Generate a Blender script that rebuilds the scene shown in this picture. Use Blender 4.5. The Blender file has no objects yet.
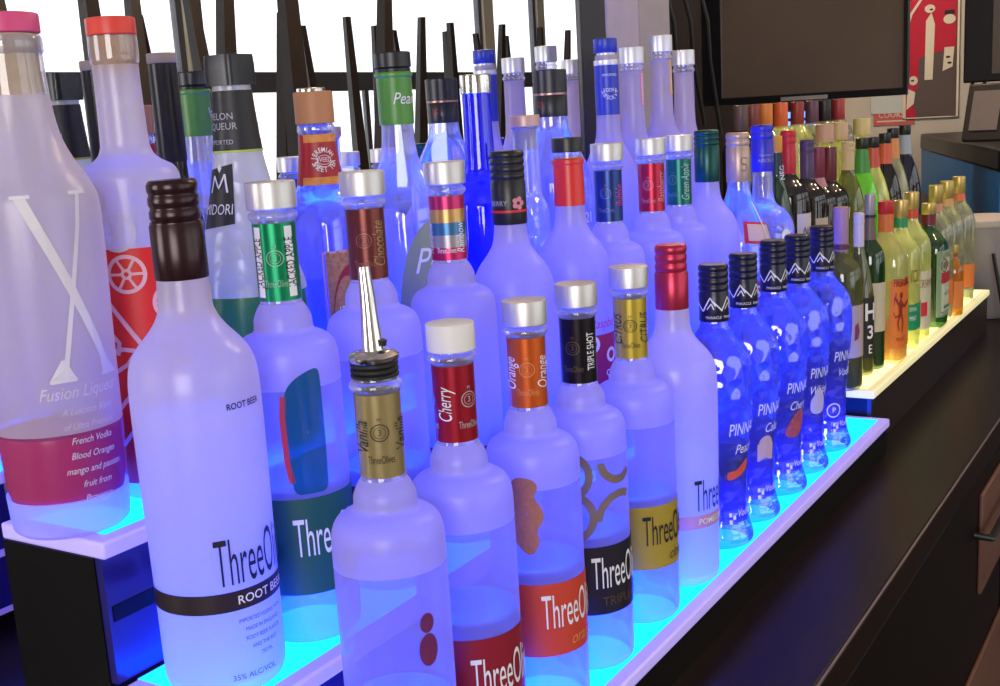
import bpy, bmesh, math, random
from math import sin, cos, pi, radians as rad
from mathutils import Vector, Matrix
random.seed(4)
SC = bpy.context.scene
COL = SC.collection

# ------------------------------------------------------------------ materials
_mats = {}
def nodes_of(name):
    m = bpy.data.materials.new(name); m.use_nodes = True
    nt = m.node_tree; nt.nodes.clear()
    out = nt.nodes.new('ShaderNodeOutputMaterial')
    return m, nt, out
def c4(c): return (c[0], c[1], c[2], 1.0)
def princ(name, col, rough=.5, metal=0., spec=.5, noise=0., nscale=60., emis=None, estr=0., bump=0., coat=0.):
    if name in _mats: return _mats[name]
    m, nt, out = nodes_of(name)
    b = nt.nodes.new('ShaderNodeBsdfPrincipled')
    b.inputs['Base Color'].default_value = c4(col)
    b.inputs['Roughness'].default_value = rough
    b.inputs['Metallic'].default_value = metal
    b.inputs['Specular IOR Level'].default_value = spec
    b.inputs['Coat Weight'].default_value = coat
    if emis:
        b.inputs['Emission Color'].default_value = c4(emis); b.inputs['Emission Strength'].default_value = estr
    if noise > 0 or bump > 0:
        tc = nt.nodes.new('ShaderNodeTexCoord')
        n = nt.nodes.new('ShaderNodeTexNoise'); n.inputs['Scale'].default_value = nscale; n.inputs['Detail'].default_value = 4
        nt.links.new(tc.outputs['Object'], n.inputs['Vector'])
        if noise > 0:
            mx = nt.nodes.new('ShaderNodeMix'); mx.data_type = 'RGBA'
            mx.inputs[6].default_value = c4([x*(1-noise) for x in col]); mx.inputs[7].default_value = c4([min(1, x*(1+noise)) for x in col])
            nt.links.new(n.outputs['Fac'], mx.inputs[0]); nt.links.new(mx.outputs[2], b.inputs['Base Color'])
        if bump > 0:
            bp = nt.nodes.new('ShaderNodeBump'); bp.inputs['Strength'].default_value = bump; bp.inputs['Distance'].default_value = .004
            nt.links.new(n.outputs['Fac'], bp.inputs['Height']); nt.links.new(bp.outputs[0], b.inputs['Normal'])
    nt.links.new(b.outputs[0], out.inputs[0])
    _mats[name] = m
    return m
def glassy(name, col, trans=.3, tcol=None, gloss=.08, rough=.25, transl=.6, bump=0., bscale=40., edge=0.):
    """thin glass wall: scattering body (translucent + diffuse), partly see-through, with a fresnel-like sheen"""
    if name in _mats: return _mats[name]
    m, nt, out = nodes_of(name)
    N, Lk = nt.nodes.new, nt.links.new
    tl = N('ShaderNodeBsdfTranslucent'); tl.inputs[0].default_value = c4(col)
    df = N('ShaderNodeBsdfDiffuse'); df.inputs[0].default_value = c4(col)
    m1 = N('ShaderNodeMixShader'); m1.inputs[0].default_value = transl
    Lk(df.outputs[0], m1.inputs[1]); Lk(tl.outputs[0], m1.inputs[2])
    tp = N('ShaderNodeBsdfTransparent'); tp.inputs[0].default_value = c4(tcol or col)
    m2 = N('ShaderNodeMixShader')
    lw = N('ShaderNodeLayerWeight'); lw.inputs[0].default_value = .35
    mr = N('ShaderNodeMapRange'); mr.inputs[1].default_value = 0; mr.inputs[2].default_value = 1
    mr.inputs[3].default_value = trans; mr.inputs[4].default_value = trans*(1-edge)
    Lk(lw.outputs['Facing'], mr.inputs[0]); Lk(mr.outputs[0], m2.inputs[0])
    Lk(m1.outputs[0], m2.inputs[1]); Lk(tp.outputs[0], m2.inputs[2])
    gl = N('ShaderNodeBsdfGlossy'); gl.inputs[0].default_value = (1, 1, 1, 1); gl.inputs['Roughness'].default_value = rough
    m3 = N('ShaderNodeMixShader')
    lw2 = N('ShaderNodeLayerWeight'); lw2.inputs[0].default_value = .25
    mr2 = N('ShaderNodeMapRange'); mr2.inputs[3].default_value = gloss*.5; mr2.inputs[4].default_value = min(.7, gloss*4)
    Lk(lw2.outputs['Fresnel'], mr2.inputs[0]); Lk(mr2.outputs[0], m3.inputs[0])
    Lk(m2.outputs[0], m3.inputs[1]); Lk(gl.outputs[0], m3.inputs[2])
    if bump > 0:
        tc = N('ShaderNodeTexCoord'); v = N('ShaderNodeTexVoronoi'); v.inputs['Scale'].default_value = bscale
        Lk(tc.outputs['Object'], v.inputs['Vector'])
        bp = N('ShaderNodeBump'); bp.inputs['Strength'].default_value = bump; bp.inputs['Distance'].default_value = .003
        Lk(v.outputs['Distance'], bp.inputs['Height'])
        for s in (tl, df, gl): Lk(bp.outputs[0], s.inputs['Normal'])
    Lk(m3.outputs[0], out.inputs[0])
    _mats[name] = m
    return m
def liquid_surface(name, col):
    if name in _mats: return _mats[name]
    m, nt, out = nodes_of(name)
    rf = nt.nodes.new('ShaderNodeBsdfRefraction'); rf.inputs[0].default_value = c4(col); rf.inputs['IOR'].default_value = 1.33; rf.inputs['Roughness'].default_value = .12
    tl = nt.nodes.new('ShaderNodeBsdfTranslucent'); tl.inputs[0].default_value = c4(col)
    mx = nt.nodes.new('ShaderNodeMixShader'); mx.inputs[0].default_value = .5
    nt.links.new(rf.outputs[0], mx.inputs[1]); nt.links.new(tl.outputs[0], mx.inputs[2]); nt.links.new(mx.outputs[0], out.inputs[0])
    _mats[name] = m
    return m
def emit(name, col, strength, noise=0.):
    if name in _mats: return _mats[name]
    m, nt, out = nodes_of(name)
    e = nt.nodes.new('ShaderNodeEmission'); e.inputs[0].default_value = c4(col); e.inputs[1].default_value = strength
    if noise:
        tc = nt.nodes.new('ShaderNodeTexCoord'); n = nt.nodes.new('ShaderNodeTexNoise'); n.inputs['Scale'].default_value = 14
        nt.links.new(tc.outputs['Object'], n.inputs['Vector'])
        mr = nt.nodes.new('ShaderNodeMapRange'); mr.inputs[3].default_value = strength*(1-noise); mr.inputs[4].default_value = strength*(1+noise)
        nt.links.new(n.outputs['Fac'], mr.inputs[0]); nt.links.new(mr.outputs[0], e.inputs[1])
    nt.links.new(e.outputs[0], out.inputs[0]); _mats[name] = m
    return m

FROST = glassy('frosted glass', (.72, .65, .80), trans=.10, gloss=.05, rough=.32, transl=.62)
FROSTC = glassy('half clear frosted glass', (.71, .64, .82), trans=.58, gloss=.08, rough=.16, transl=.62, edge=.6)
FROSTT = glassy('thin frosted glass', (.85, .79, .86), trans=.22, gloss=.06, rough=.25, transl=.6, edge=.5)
CLEAR = glassy('clear glass', (.8, .83, .9), trans=.80, tcol=(.93, .95, .97), gloss=.16, rough=.04, transl=.6, edge=.35)
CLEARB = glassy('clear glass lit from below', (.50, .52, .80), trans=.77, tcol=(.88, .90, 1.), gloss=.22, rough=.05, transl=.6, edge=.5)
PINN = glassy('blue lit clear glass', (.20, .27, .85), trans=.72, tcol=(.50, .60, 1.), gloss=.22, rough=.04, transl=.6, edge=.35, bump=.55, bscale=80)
ICE = glassy('textured ice glass', (.75, .8, .95), trans=.5, tcol=(.85, .88, 1.), gloss=.2, rough=.08, transl=.6, bump=1., bscale=90)
BLUEG = glassy('cobalt blue glass', (.02, .03, .75), trans=.5, tcol=(.03, .05, .85), gloss=.12, rough=.05, transl=.6, edge=.4)
MELON = glassy('dimpled melon bottle glass', (.95, .97, .95), trans=.12, gloss=.08, rough=.2, transl=.6, bump=.25, bscale=90)
DARKG = glassy('near black bottle glass', (.015, .012, .015), trans=.15, tcol=(.1, .06, .05), gloss=.13, rough=.06, transl=.3)
OLIVE = glassy('olive bottle glass', (.20, .22, .06), trans=.5, tcol=(.45, .46, .18), gloss=.14, rough=.05, transl=.5, edge=.5)
GREENG = glassy('dark green bottle glass', (.02, .09, .03), trans=.3, tcol=(.12, .35, .12), gloss=.14, rough=.06, transl=.5)
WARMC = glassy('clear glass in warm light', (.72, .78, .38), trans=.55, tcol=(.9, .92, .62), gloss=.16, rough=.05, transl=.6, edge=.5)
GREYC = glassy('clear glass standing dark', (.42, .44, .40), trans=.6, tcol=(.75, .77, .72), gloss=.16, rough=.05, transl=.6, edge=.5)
LIMEG = glassy('lime green liquor glass', (.25, .75, .08), trans=.4, tcol=(.5, .95, .3), gloss=.13, rough=.06, transl=.6)
CLEARN = glassy('clear neck glass', (.70, .70, .82), trans=.72, tcol=(.94, .95, 1.), gloss=.12, rough=.04, transl=.6, edge=.5)
LIQ = glassy('clear spirit', (.92, .97, 1.), trans=.12, tcol=(.9, .95, 1.), gloss=.05, rough=.1, transl=.88)
LIQTOP = liquid_surface('spirit surface', (.95, .98, 1.))
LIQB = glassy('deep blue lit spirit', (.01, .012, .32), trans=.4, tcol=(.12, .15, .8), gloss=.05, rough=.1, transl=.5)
LIQPINK = glassy('raspberry liqueur', (.62, .01, .20), trans=.0, gloss=.02, rough=.2, transl=.25)
VEIL = glassy('frosted glass against liquor', (.93, .93, .95), trans=.94, gloss=.04, rough=.32, transl=.5)
LIQGREEN = glassy('melon liqueur', (.004, .30, .045), trans=.0, gloss=.02, rough=.2, transl=.2)
LIQDARK = glassy('dark cola spirit', (.05, .03, .015), trans=.1, gloss=.02, rough=.2, transl=.5)
LIQAMB = glassy('amber whiskey', (.85, .32, .03), trans=.4, tcol=(.95, .5, .1), gloss=.02, rough=.2, transl=.7)

SILVER = princ('brushed silver cap', (.70, .68, .67), .44, .8)
SILVERW = princ('pale silver cap', (.80, .80, .82), .4, .5)
CHROME = princ('chrome', (.72, .70, .70), .16, 1.)
WHITECAP = princ('white plastic cap', (.82, .80, .78), .45)
BLACKP = princ('black plastic', (.012, .012, .016), .35)
BLACKR = princ('black rubber', (.01, .01, .013), .55)
BROWNCAP = princ('dark brown foil cap', (.030, .008, .012), .25, .3)
CORKM = princ('cork', (.55, .33, .16), .8, noise=.35, nscale=160)
WHITEINK = princ('white ink', (.85, .85, .87), .6)
BLACKINK = princ('black ink', (.01, .01, .02), .5)
GREYINK = princ('grey ink', (.22, .21, .30), .6)
def plain(name, col, rough=.42, metal=0.): return princ(name, col, rough, metal)
def foil(name, col): return princ(name, col, .28, .55)

# ------------------------------------------------------------------ mesh helpers
def link(name, me, mat, parent=None, loc=None, smooth=35):
    o = bpy.data.objects.new(name, me); COL.objects.link(o)
    for mm in (mat if isinstance(mat, (list, tuple)) else [mat]): me.materials.append(mm)
    if smooth:
        me.polygons.foreach_set('use_smooth', [True]*len(me.polygons))
        me.set_sharp_from_angle(angle=rad(smooth))
    if parent is not None: o.parent = parent
    if loc is not None: o.location = loc
    return o
def mesh(name, verts, faces, mat, parent=None, loc=None, smooth=35, mi=None):
    me = bpy.data.meshes.new(name); me.from_pydata([tuple(v) for v in verts], [], faces); me.update()
    o = link(name, me, mat, parent, loc, smooth)
    if mi: me.polygons.foreach_set('material_index', mi)
    return o
def tag(o, label, cat, group=None, kind=None):
    if label: o['label'] = label
    if cat: o['category'] = cat
    if group: o['group'] = group
    if kind: o['kind'] = kind
    return o
def thing(name, label, cat, loc=(0, 0, 0), rz=0., group=None):
    o = bpy.data.objects.new(name, None); COL.objects.link(o); o.empty_display_size = .02
    o.location = loc; o.rotation_euler = (0, 0, rz)
    return tag(o, label, cat, group)
class MB:
    """collects boxes, bars and tubes into one mesh"""
    def __init__(s): s.v = []; s.f = []
    def add(s, v, f):
        k = len(s.v); s.v += [tuple(x) for x in v]; s.f += [[i+k for i in q] for q in f]; return s
    def box(s, a, b):
        x0, y0, z0 = a; x1, y1, z1 = b
        return s.add([(x0,y0,z0),(x1,y0,z0),(x1,y1,z0),(x0,y1,z0),(x0,y0,z1),(x1,y0,z1),(x1,y1,z1),(x0,y1,z1)],
                     [[0,3,2,1],[4,5,6,7],[0,1,5,4],[1,2,6,5],[2,3,7,6],[3,0,4,7]])
    def hexa(s, p):
        return s.add(p, [[0,3,2,1],[4,5,6,7],[0,1,5,4],[1,2,6,5],[2,3,7,6],[3,0,4,7]])
    def tube(s, pts, r, n=10, r1=None):
        pts = [Vector(p) for p in pts]; rings = []
        for i, p in enumerate(pts):
            d = (pts[min(i+1, len(pts)-1)] - pts[max(i-1, 0)]).normalized()
            a = d.orthogonal().normalized() if i == 0 else (rings_a - d*rings_a.dot(d)).normalized()
            rings_a = a; b = d.cross(a)
            rr = r if r1 is None else r + (r1-r)*i/(len(pts)-1)
            rings.append([p + a*cos(2*pi*k/n)*rr + b*sin(2*pi*k/n)*rr for k in range(n)])
        v = [q for g in rings for q in g]; f = []
        for i in range(len(rings)-1):
            for k in range(n): f.append([i*n+k, i*n+(k+1) % n, (i+1)*n+(k+1) % n, (i+1)*n+k])
        f.append(list(range(n))[::-1]); f.append([(len(rings)-1)*n+k for k in range(n)])
        return s.add(v, f)
    def build(s, name, mat, parent=None, loc=None, bevel=0., smooth=35):
        o = mesh(name, s.v, s.f, mat, parent, loc, smooth)
        if bevel:
            m = o.modifiers.new('edge', 'BEVEL'); m.width = bevel; m.segments = 2; m.limit_method = 'ANGLE'
        return o
def pchip(pts, z):
    n = len(pts)
    if z <= pts[0][0]: return pts[0][1]
    if z >= pts[-1][0]: return pts[-1][1]
    h = [pts[i+1][0]-pts[i][0] for i in range(n-1)]; dl = [(pts[i+1][1]-pts[i][1])/h[i] for i in range(n-1)]
    m = [0.]*n; m[0] = dl[0]; m[-1] = dl[-1]
    for i in range(1, n-1):
        if dl[i-1]*dl[i] > 0:
            w1 = 2*h[i]+h[i-1]; w2 = h[i]+2*h[i-1]; m[i] = (w1+w2)/(w1/dl[i-1]+w2/dl[i])
    for i in range(n-1):
        if z <= pts[i+1][0]:
            t = (z-pts[i][0])/h[i]
            return ((2*t**3-3*t**2+1)*pts[i][1]+(t**3-2*t**2+t)*h[i]*m[i]+(-2*t**3+3*t**2)*pts[i+1][1]+(t**3-t**2)*h[i]*m[i+1])
def spow(a, p): return math.copysign(abs(a)**p, a)
class Surf:
    """side surface of a bottle: angle 0 looks to the front (-Y), growing to the viewer's right; n > 2 squares the section"""
    def __init__(s, prof, n=2., sx=1., sy=1., n_top=None, zt=None):
        s.p = prof; s.n = n; s.sx = sx; s.sy = sy; s.nt = n if n_top is None else n_top; s.zt = zt
    def at(s, z, th, off=0.):
        r = pchip(s.p, z); n = s.n; sx, sy = s.sx, s.sy
        if s.zt is not None:
            k = min(1, max(0, (z-s.zt[0])/(s.zt[1]-s.zt[0]))); n = s.n+(s.nt-s.n)*k; sx = sx+(1-sx)*k; sy = sy+(1-sy)*k
        e = 2./n
        x = r*sx*spow(sin(th), e); y = -r*sy*spow(cos(th), e)
        l = math.hypot(x, y) or 1.
        return (x+off*x/l, y+off*y/l, z)
    def body(s, name, mat, parent, seg=48, sub=4, top=False, bottom=False, mizone=None, zmax=None, zmin=None):
        zs = [s.p[0][0]]
        for i in range(len(s.p)-1):
            a, b = s.p[i], s.p[i+1]
            k = 1 if (abs(a[1]-b[1]) < 1e-5) else sub
            zs += [a[0]+(b[0]-a[0])*(j+1)/k for j in range(k)]
        v = []; f = []; mi = []
        for z in zs: v += [s.at(z, 2*pi*k/seg) for k in range(seg)]
        for i in range(len(zs)-1):
            zm = (zs[i]+zs[i+1])/2
            m_ = mizone(zm) if mizone else 0
            for k in range(seg):
                f.append([i*seg+k, i*seg+(k+1) % seg, (i+1)*seg+(k+1) % seg, (i+1)*seg+k]); mi.append(m_)
        if top: f.append([(len(zs)-1)*seg+k for k in range(seg)]); mi.append(0)
        if bottom: f.append([k for k in range(seg)][::-1]); mi.append(0)
        return mesh(name, v, f, mat, parent, mi=mi if mizone else None)
    def patch(s, name, mat, parent, z0, z1, a0, a1, off=.0004, na=None, nz=10, slant=0.):
        a0, a1 = rad(a0), rad(a1)
        full = abs(a1-a0) >= 2*pi-1e-4
        na = na or max(6, int(abs(a1-a0)/rad(7)))
        v = []; f = []
        for i in range(nz+1):
            for k in range(na+1):
                a = a0+(a1-a0)*k/na
                v.append(s.at(z0+(z1-z0)*i/nz + slant*(k/na), a, off))
        for i in range(nz):
            for k in range(na): f.append([i*(na+1)+k, i*(na+1)+k+1, (i+1)*(na+1)+k+1, (i+1)*(na+1)+k])
        return mesh(name, v, f, mat, parent)
    def wrap(s, name, shape, mat, parent, a, z, rref=None, off=.0009, vertical=False, smooth=0):
        """lay a flat outline (s, t) on the surface around angle a (degrees) and height z"""
        v2, f = shape; r = rref or pchip(s.p, z); v = []
        for (x, y) in v2:
            if vertical: x, y = -y, x
            v.append(s.at(z+y, rad(a)+x/r, off))
        return mesh(name, v, f, mat, parent, smooth=smooth)
def lathe(name, prof, mat, parent, seg=40, top=True, bottom=True, loc=None, smooth=35):
    """prof: (r, z) listed upwards"""
    v = []; f = []
    for r, z in prof: v += [(r*cos(2*pi*k/seg), r*sin(2*pi*k/seg), z) for k in range(seg)]
    for i in range(len(prof)-1):
        for k in range(seg): f.append([i*seg+k, i*seg+(k+1) % seg, (i+1)*seg+(k+1) % seg, (i+1)*seg+k])
    if top: f.append([(len(prof)-1)*seg+k for k in range(seg)])
    if bottom: f.append(list(range(seg))[::-1])
    return mesh(name, v, f, mat, parent, loc, smooth)

# flat outlines ----------------------------------------------------
_txt = {}
def text2d(t, size, xs=1., shear=0., align='CENTER', bold=0.):
    key = (t, shear, align, bold)
    if key not in _txt:
        cu = bpy.data.curves.new('lettering', 'FONT'); cu.body = t; cu.size = 1.; cu.shear = shear
        cu.align_x = align; cu.align_y = 'CENTER'; cu.resolution_u = 3; cu.offset = bold
        o = bpy.data.objects.new('lettering', cu); COL.objects.link(o)
        dg = bpy.context.evaluated_depsgraph_get(); dg.update()
        me = o.evaluated_get(dg).to_mesh()
        _txt[key] = ([(v.co.x, v.co.y) for v in me.vertices], [list(p.vertices) for p in me.polygons])
        o.evaluated_get(dg).to_mesh_clear(); bpy.data.objects.remove(o); bpy.data.curves.remove(cu)
    v, f = _txt[key]
    return [(x*size*xs, y*size) for x, y in v], f
def move2d(sh, dx, dy, ang=0.):
    c, s_ = cos(ang), sin(ang)
    return [(x*c-y*s_+dx, x*s_+y*c+dy) for x, y in sh[0]], sh[1]
def join2d(*shs):
    v = []; f = []
    for a, b in shs:
        k = len(v); v += list(a); f += [[i+k for i in q] for q in b]
    return v, f
def ring2d(r0, r1, n=28, a0=0., a1=360., cx=0., cy=0., ys=1.):
    v = []; f = []
    for k in range(n+1):
        a = rad(a0+(a1-a0)*k/n)
        v += [(cx+r0*cos(a), cy+ys*r0*sin(a)), (cx+r1*cos(a), cy+ys*r1*sin(a))]
    for k in range(n): f.append([2*k, 2*k+1, 2*k+3, 2*k+2])
    return v, f
def disc2d(r, n=24, cx=0., cy=0., ys=1., rings=4): return ring2d(0.0001, r, n, 0, 360, cx, cy, ys)
def stroke2d(pts, w, w1=None, sub=6):
    P = []
    for a, b in zip(pts[:-1], pts[1:]): P += [Vector((a[0]+(b[0]-a[0])*i/sub, a[1]+(b[1]-a[1])*i/sub)) for i in range(sub)]
    P.append(Vector(pts[-1])); v = []; f = []
    for i, p in enumerate(P):
        d = (P[min(i+1, len(P)-1)]-P[max(0, i-1)]).normalized(); nn = Vector((-d.y, d.x))
        ww = (w if w1 is None else w+(w1-w)*i/(len(P)-1))/2
        v += [tuple(p+nn*ww), tuple(p-nn*ww)]
    for i in range(len(P)-1): f.append([2*i, 2*i+1, 2*i+3, 2*i+2])
    return v, f
def fill2d(pts, rings=4, ky=1.):
    """filled outline (star-shaped about its middle) with inner rings so it bends well"""
    pts = [(a, b*ky) for a, b in pts]
    if len(pts) >= 6:
        for _ in range(2): pts = [q for a, b in zip(pts, pts[1:]+pts[:1]) for q in ((a[0]*.75+b[0]*.25, a[1]*.75+b[1]*.25), (a[0]*.25+b[0]*.75, a[1]*.25+b[1]*.75))]
    cx = sum(p[0] for p in pts)/len(pts); cy = sum(p[1] for p in pts)/len(pts); n = len(pts); v = []; f = []
    for i in range(rings+1):
        k = .02+.98*i/rings
        v += [(cx+(x-cx)*k, cy+(y-cy)*k) for x, y in pts]
    for i in range(rings):
        for k in range(n): f.append([i*n+k, i*n+(k+1) % n, (i+1)*n+(k+1) % n, (i+1)*n+k])
    return v, f
def rect2d(w, h, cx=0., cy=0., n=8):
    v = []; f = []
    for k in range(n+1): v += [(cx-w/2+w*k/n, cy-h/2), (cx-w/2+w*k/n, cy+h/2)]
    for k in range(n): f.append([2*k, 2*k+2, 2*k+3, 2*k+1])
    return v, f
def script2d(t, size): return text2d(t, size, .8, .35)
def wheel2d(r, sp=6, w=.1):
    return join2d(ring2d(r*(1-2*w), r), ring2d(r*.12, r*.28, 16), *[stroke2d([(r*.25*cos(2*pi*k/sp), r*.25*sin(2*pi*k/sp)), (r*.85*cos(2*pi*k/sp), r*.85*sin(2*pi*k/sp))], r*w*1.4) for k in range(sp)])

# ------------------------------------------------------------------ camera
C0 = (-0.43047386, -0.36379714, 0.46706101)
RX = Vector((0.52001421, -0.85216737, -0.05827506)); DN = Vector((-0.20355213, -0.05737491, -0.97738153)); FW = Vector((0.82954912, 0.5201143, -0.20329625))
cam = bpy.data.cameras.new('camera'); co = bpy.data.objects.new('camera', cam); COL.objects.link(co)
M = Matrix.Identity(4)
for i in range(3): M[i][0] = RX[i]; M[i][1] = -DN[i]; M[i][2] = -FW[i]; M[i][3] = C0[i]
co.matrix_world = M
cam.sensor_fit = 'HORIZONTAL'; cam.sensor_width = 36; cam.lens = 1169.626*36/1000
cam.shift_x = -.0033; cam.shift_y = .0161; cam.clip_start = .02; cam.clip_end = 60
SC.camera = co
SC.view_settings.view_transform = 'Standard'
try: SC.view_settings.look = 'None'
except Exception: pass
SC.cycles.max_bounces = 14; SC.cycles.diffuse_bounces = 6; SC.cycles.glossy_bounces = 6
SC.cycles.transmission_bounces = 10; SC.cycles.transparent_max_bounces = 20
SC.cycles.caustics_reflective = True; SC.cycles.sample_clamp_indirect = 6.0

# ------------------------------------------------------------------ lit shelves
TH = .0109
Z1, HS, DS = .0359, .0927, .0974
LIFT = .0008
T = [Z1+TH+LIFT, Z1+HS+TH+LIFT, Z1+2*HS+TH+LIFT]
U = [.0700+TH+LIFT, .0700+HS+TH+LIFT, .0700+2*HS+TH+LIFT]
LED = emit('blue LED light in acrylic', (.001, .056, 1.), 21., .2)
LEDW = emit('warm white LED light in acrylic', (1., .88, .27), 2.6, .3)
EDGE = princ('frosted acrylic edge, blue lit', (.62, .55, .80), .4, emis=(.30, .20, 1.), estr=.42)
EDGEW = princ('frosted acrylic edge, warm lit', (.75, .70, .55), .4, emis=(1., .88, .38), estr=.5)
BLACKPANEL = princ('black laminate', (.004, .0035, .004), .35, spec=.2, noise=.3, nscale=20)
BLUERISER = princ('dark glossy riser', (.020, .016, .10), .18, emis=(.03, .02, .6), estr=.10)  # black riser; reflected blue glow put into its colour and emission
BROWNRISER = princ('dark brown laminate', (.026, .016, .014), .3, noise=.35, nscale=14)
def shelf(name, label, x0, x1, y0, z1, led, edge, face, riser, strip):
    L = x1-x0
    s = thing(name, label, 'lit shelf', (x0, y0, 0))
    for k in range(3):
        zb = z1+k*HS; yb = k*DS
        tr = MB().box((0, yb, zb), (L, yb+DS-.0005, zb+TH)).build('tread', edge, s, bevel=.0018)
        MB().box((.012, yb+.012, zb+TH-.002), (L-.012, yb+DS-.0008, zb+TH+.0003)).build('glow_panel', led, tr)
        zl = 0. if k == 0 else z1+(k-1)*HS+TH+.0004
        MB().box((.001, yb+.004, zl), (L-.001, yb+.010, zb-.0002)).build('riser', face if k == 0 else riser, s)
        if strip and k:
            MB().box((.004, yb+.0032, zl+.040), (L-.004, yb+.0045, zl+.050)).build('dark_strip', BLACKPANEL, s)
    for xx in (0., L-.006):
        v = []
        pts = [(.0105, 0), (.0105, z1-.0003), (DS+.0105, z1-.0003), (DS+.0105, z1+HS-.0003), (2*DS+.0105, z1+HS-.0003), (2*DS+.0105, z1+2*HS-.0003), (3*DS-.001, z1+2*HS-.0003), (3*DS-.001, 0)]
        # stepped side panel, made of three uprights so that no face crosses a tread
        mb = MB()
        for k in range(3): mb.box((xx, k*DS+.0102, 0), (xx+.006, (k+1)*DS+(.0098 if k < 2 else -.001), z1+k*HS-.0003))
        mb.build('end_panel', BLACKPANEL, s)
    return s
shelf('lit_bottle_shelf', 'three-step liquor shelf glowing blue under the frosted vodka bottles', 0., 1.0995, 0., Z1, LED, EDGE, BLACKPANEL, BLUERISER, True)
shelf('lit_bottle_shelf', 'three-step liquor shelf glowing warm white under the wine and whiskey bottles', 1.104, 1.98, .0215, .0700, LEDW, EDGEW, BROWNRISER, BROWNRISER, False)

# ------------------------------------------------------------------ bottles
Y1, Y2, Y3 = .045, .146, .245
V1, V2, V3 = .068, .165, .262
GR_LOW = 'bottles on the lowest blue step'
GR_MID = 'bottles on the middle blue step'
GR_TOP = 'bottles on the top blue step'
GW_LOW, GW_MID, GW_TOP = 'bottles on the lowest warm step', 'bottles on the middle warm step', 'bottles on the top warm step'
def screwcap(name, mat, par, z0, z1, r, rings=3, zr=None, rt=None):
    """long metal screw cap: plain skirt below, thread rings above"""
    rt = rt or r; zr = zr or z0+(z1-z0)*.55
    p = [(r*.98, z0), (r, z0+.0008), (r, zr-.002), (r*.955, zr-.0008), (r*.955, zr)]
    n = rings
    for i in range(n):
        a = zr+(z1-zr)*i/n; b = zr+(z1-zr)*(i+1)/n; h = b-a
        p += [(rt*.96, a+h*.08), (rt*1.02, a+h*.3), (rt*1.02, a+h*.75), (rt*.965, b-h*.05)]
    p += [(rt*.9, z1+.0005)]
    return lathe(name, p, mat, par)
def flatcap(mat, par, z0, z1, r, name='cap', ridge=False):
    p = [(r*.97, z0), (r, z0+.0006), (r, z1-.0012), (r*.985, z1-.0004), (r*.93, z1)]
    return lathe(name, p, mat, par)

OL = [(0, .0300), (.003, .0325), (.009, .0335), (.168, .0335), (.181, .0334), (.1885, .0326), (.1945, .0300), (.1985, .0250), (.2005, .0205), (.2030, .0188), (.2085, .0184), (.2150, .0160), (.2205, .0131), (.2695, .0129), (.2715, .0142), (.2735, .0156), (.2755, .0152), (.2775, .0130), (.281, .0128)]
def olive(X, label, foilc, labc, flavour, neck_words, ink=None, text=WHITEINK, cap='silver', rz=0., Y=Y1, Z=None, grp=GR_LOW, fill=.108, script=True, band=None, lab=(.046, .100), opaque=False, no_label=False):
    Z = T[0] if Z is None else Z
    t = thing('vodka_bottle', label, 'bottle', (X, Y, Z), rz, grp)
    S = Surf(OL)
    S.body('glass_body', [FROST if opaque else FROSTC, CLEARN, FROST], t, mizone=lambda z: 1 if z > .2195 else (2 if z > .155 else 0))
    if fill:
        lq = lathe('liquid', [(.0312, fill-.002), (.0318, fill-.001), (.0314, fill)], LIQTOP, t, bottom=False)
    # foil sleeve
    sl = S.patch('neck_label', foilc, t, .2215, .2700, -180, 180, off=.0005, nz=2, na=40)
    nm = foilc.name
    dim = ink or WHITEINK
    # crest and small name on the sleeve, flavour upright beside them
    for (w, a) in neck_words:
        if w == '@':
            S.wrap('crest', join2d(ring2d(.0046, .0052, 24), ring2d(.0031, .0034, 20), text2d('3', .0052), move2d(text2d('M', .0030), 0, .0075)), dim, sl, a, .2485, off=.0012)
            S.wrap('small_lettering', text2d('ThreeOlives', .0066, .45), dim, sl, a, .2325, off=.0012)
        else:
            sh = text2d(w, .0125, .60, .3) if script else text2d(w, .0086, .56, 0, bold=.01)
            S.wrap('lettering', sh, text if text else dim, sl, a, .2455, off=.0012, vertical=True)
    if cap == 'silver': flatcap(SILVER, t, .2785, .2955, .0158)
    elif cap == 'white': flatcap(WHITECAP, t, .2785, .2960, .0154)
    if not no_label:
        lb = S.patch('front_label', labc, t, lab[0], lab[1], -165, 165, off=.0005, nz=4)
        tm = BLACKINK if labc.name == 'olive gold paper' else WHITEINK if labc.name == 'dark green paper' else text
        lz = (lab[0]+lab[1])/2
        S.wrap('brand_lettering', text2d('ThreeOlives', .0360, .33), tm, lb, -7, lz+.005, off=.0012)
        if flavour: S.wrap('flavour_lettering', script2d(flavour, .013) if script else text2d(flavour, .0105, .9), ink or tm, lb, 2, lab[0]+.010, off=.0012)
    return t, S

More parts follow.
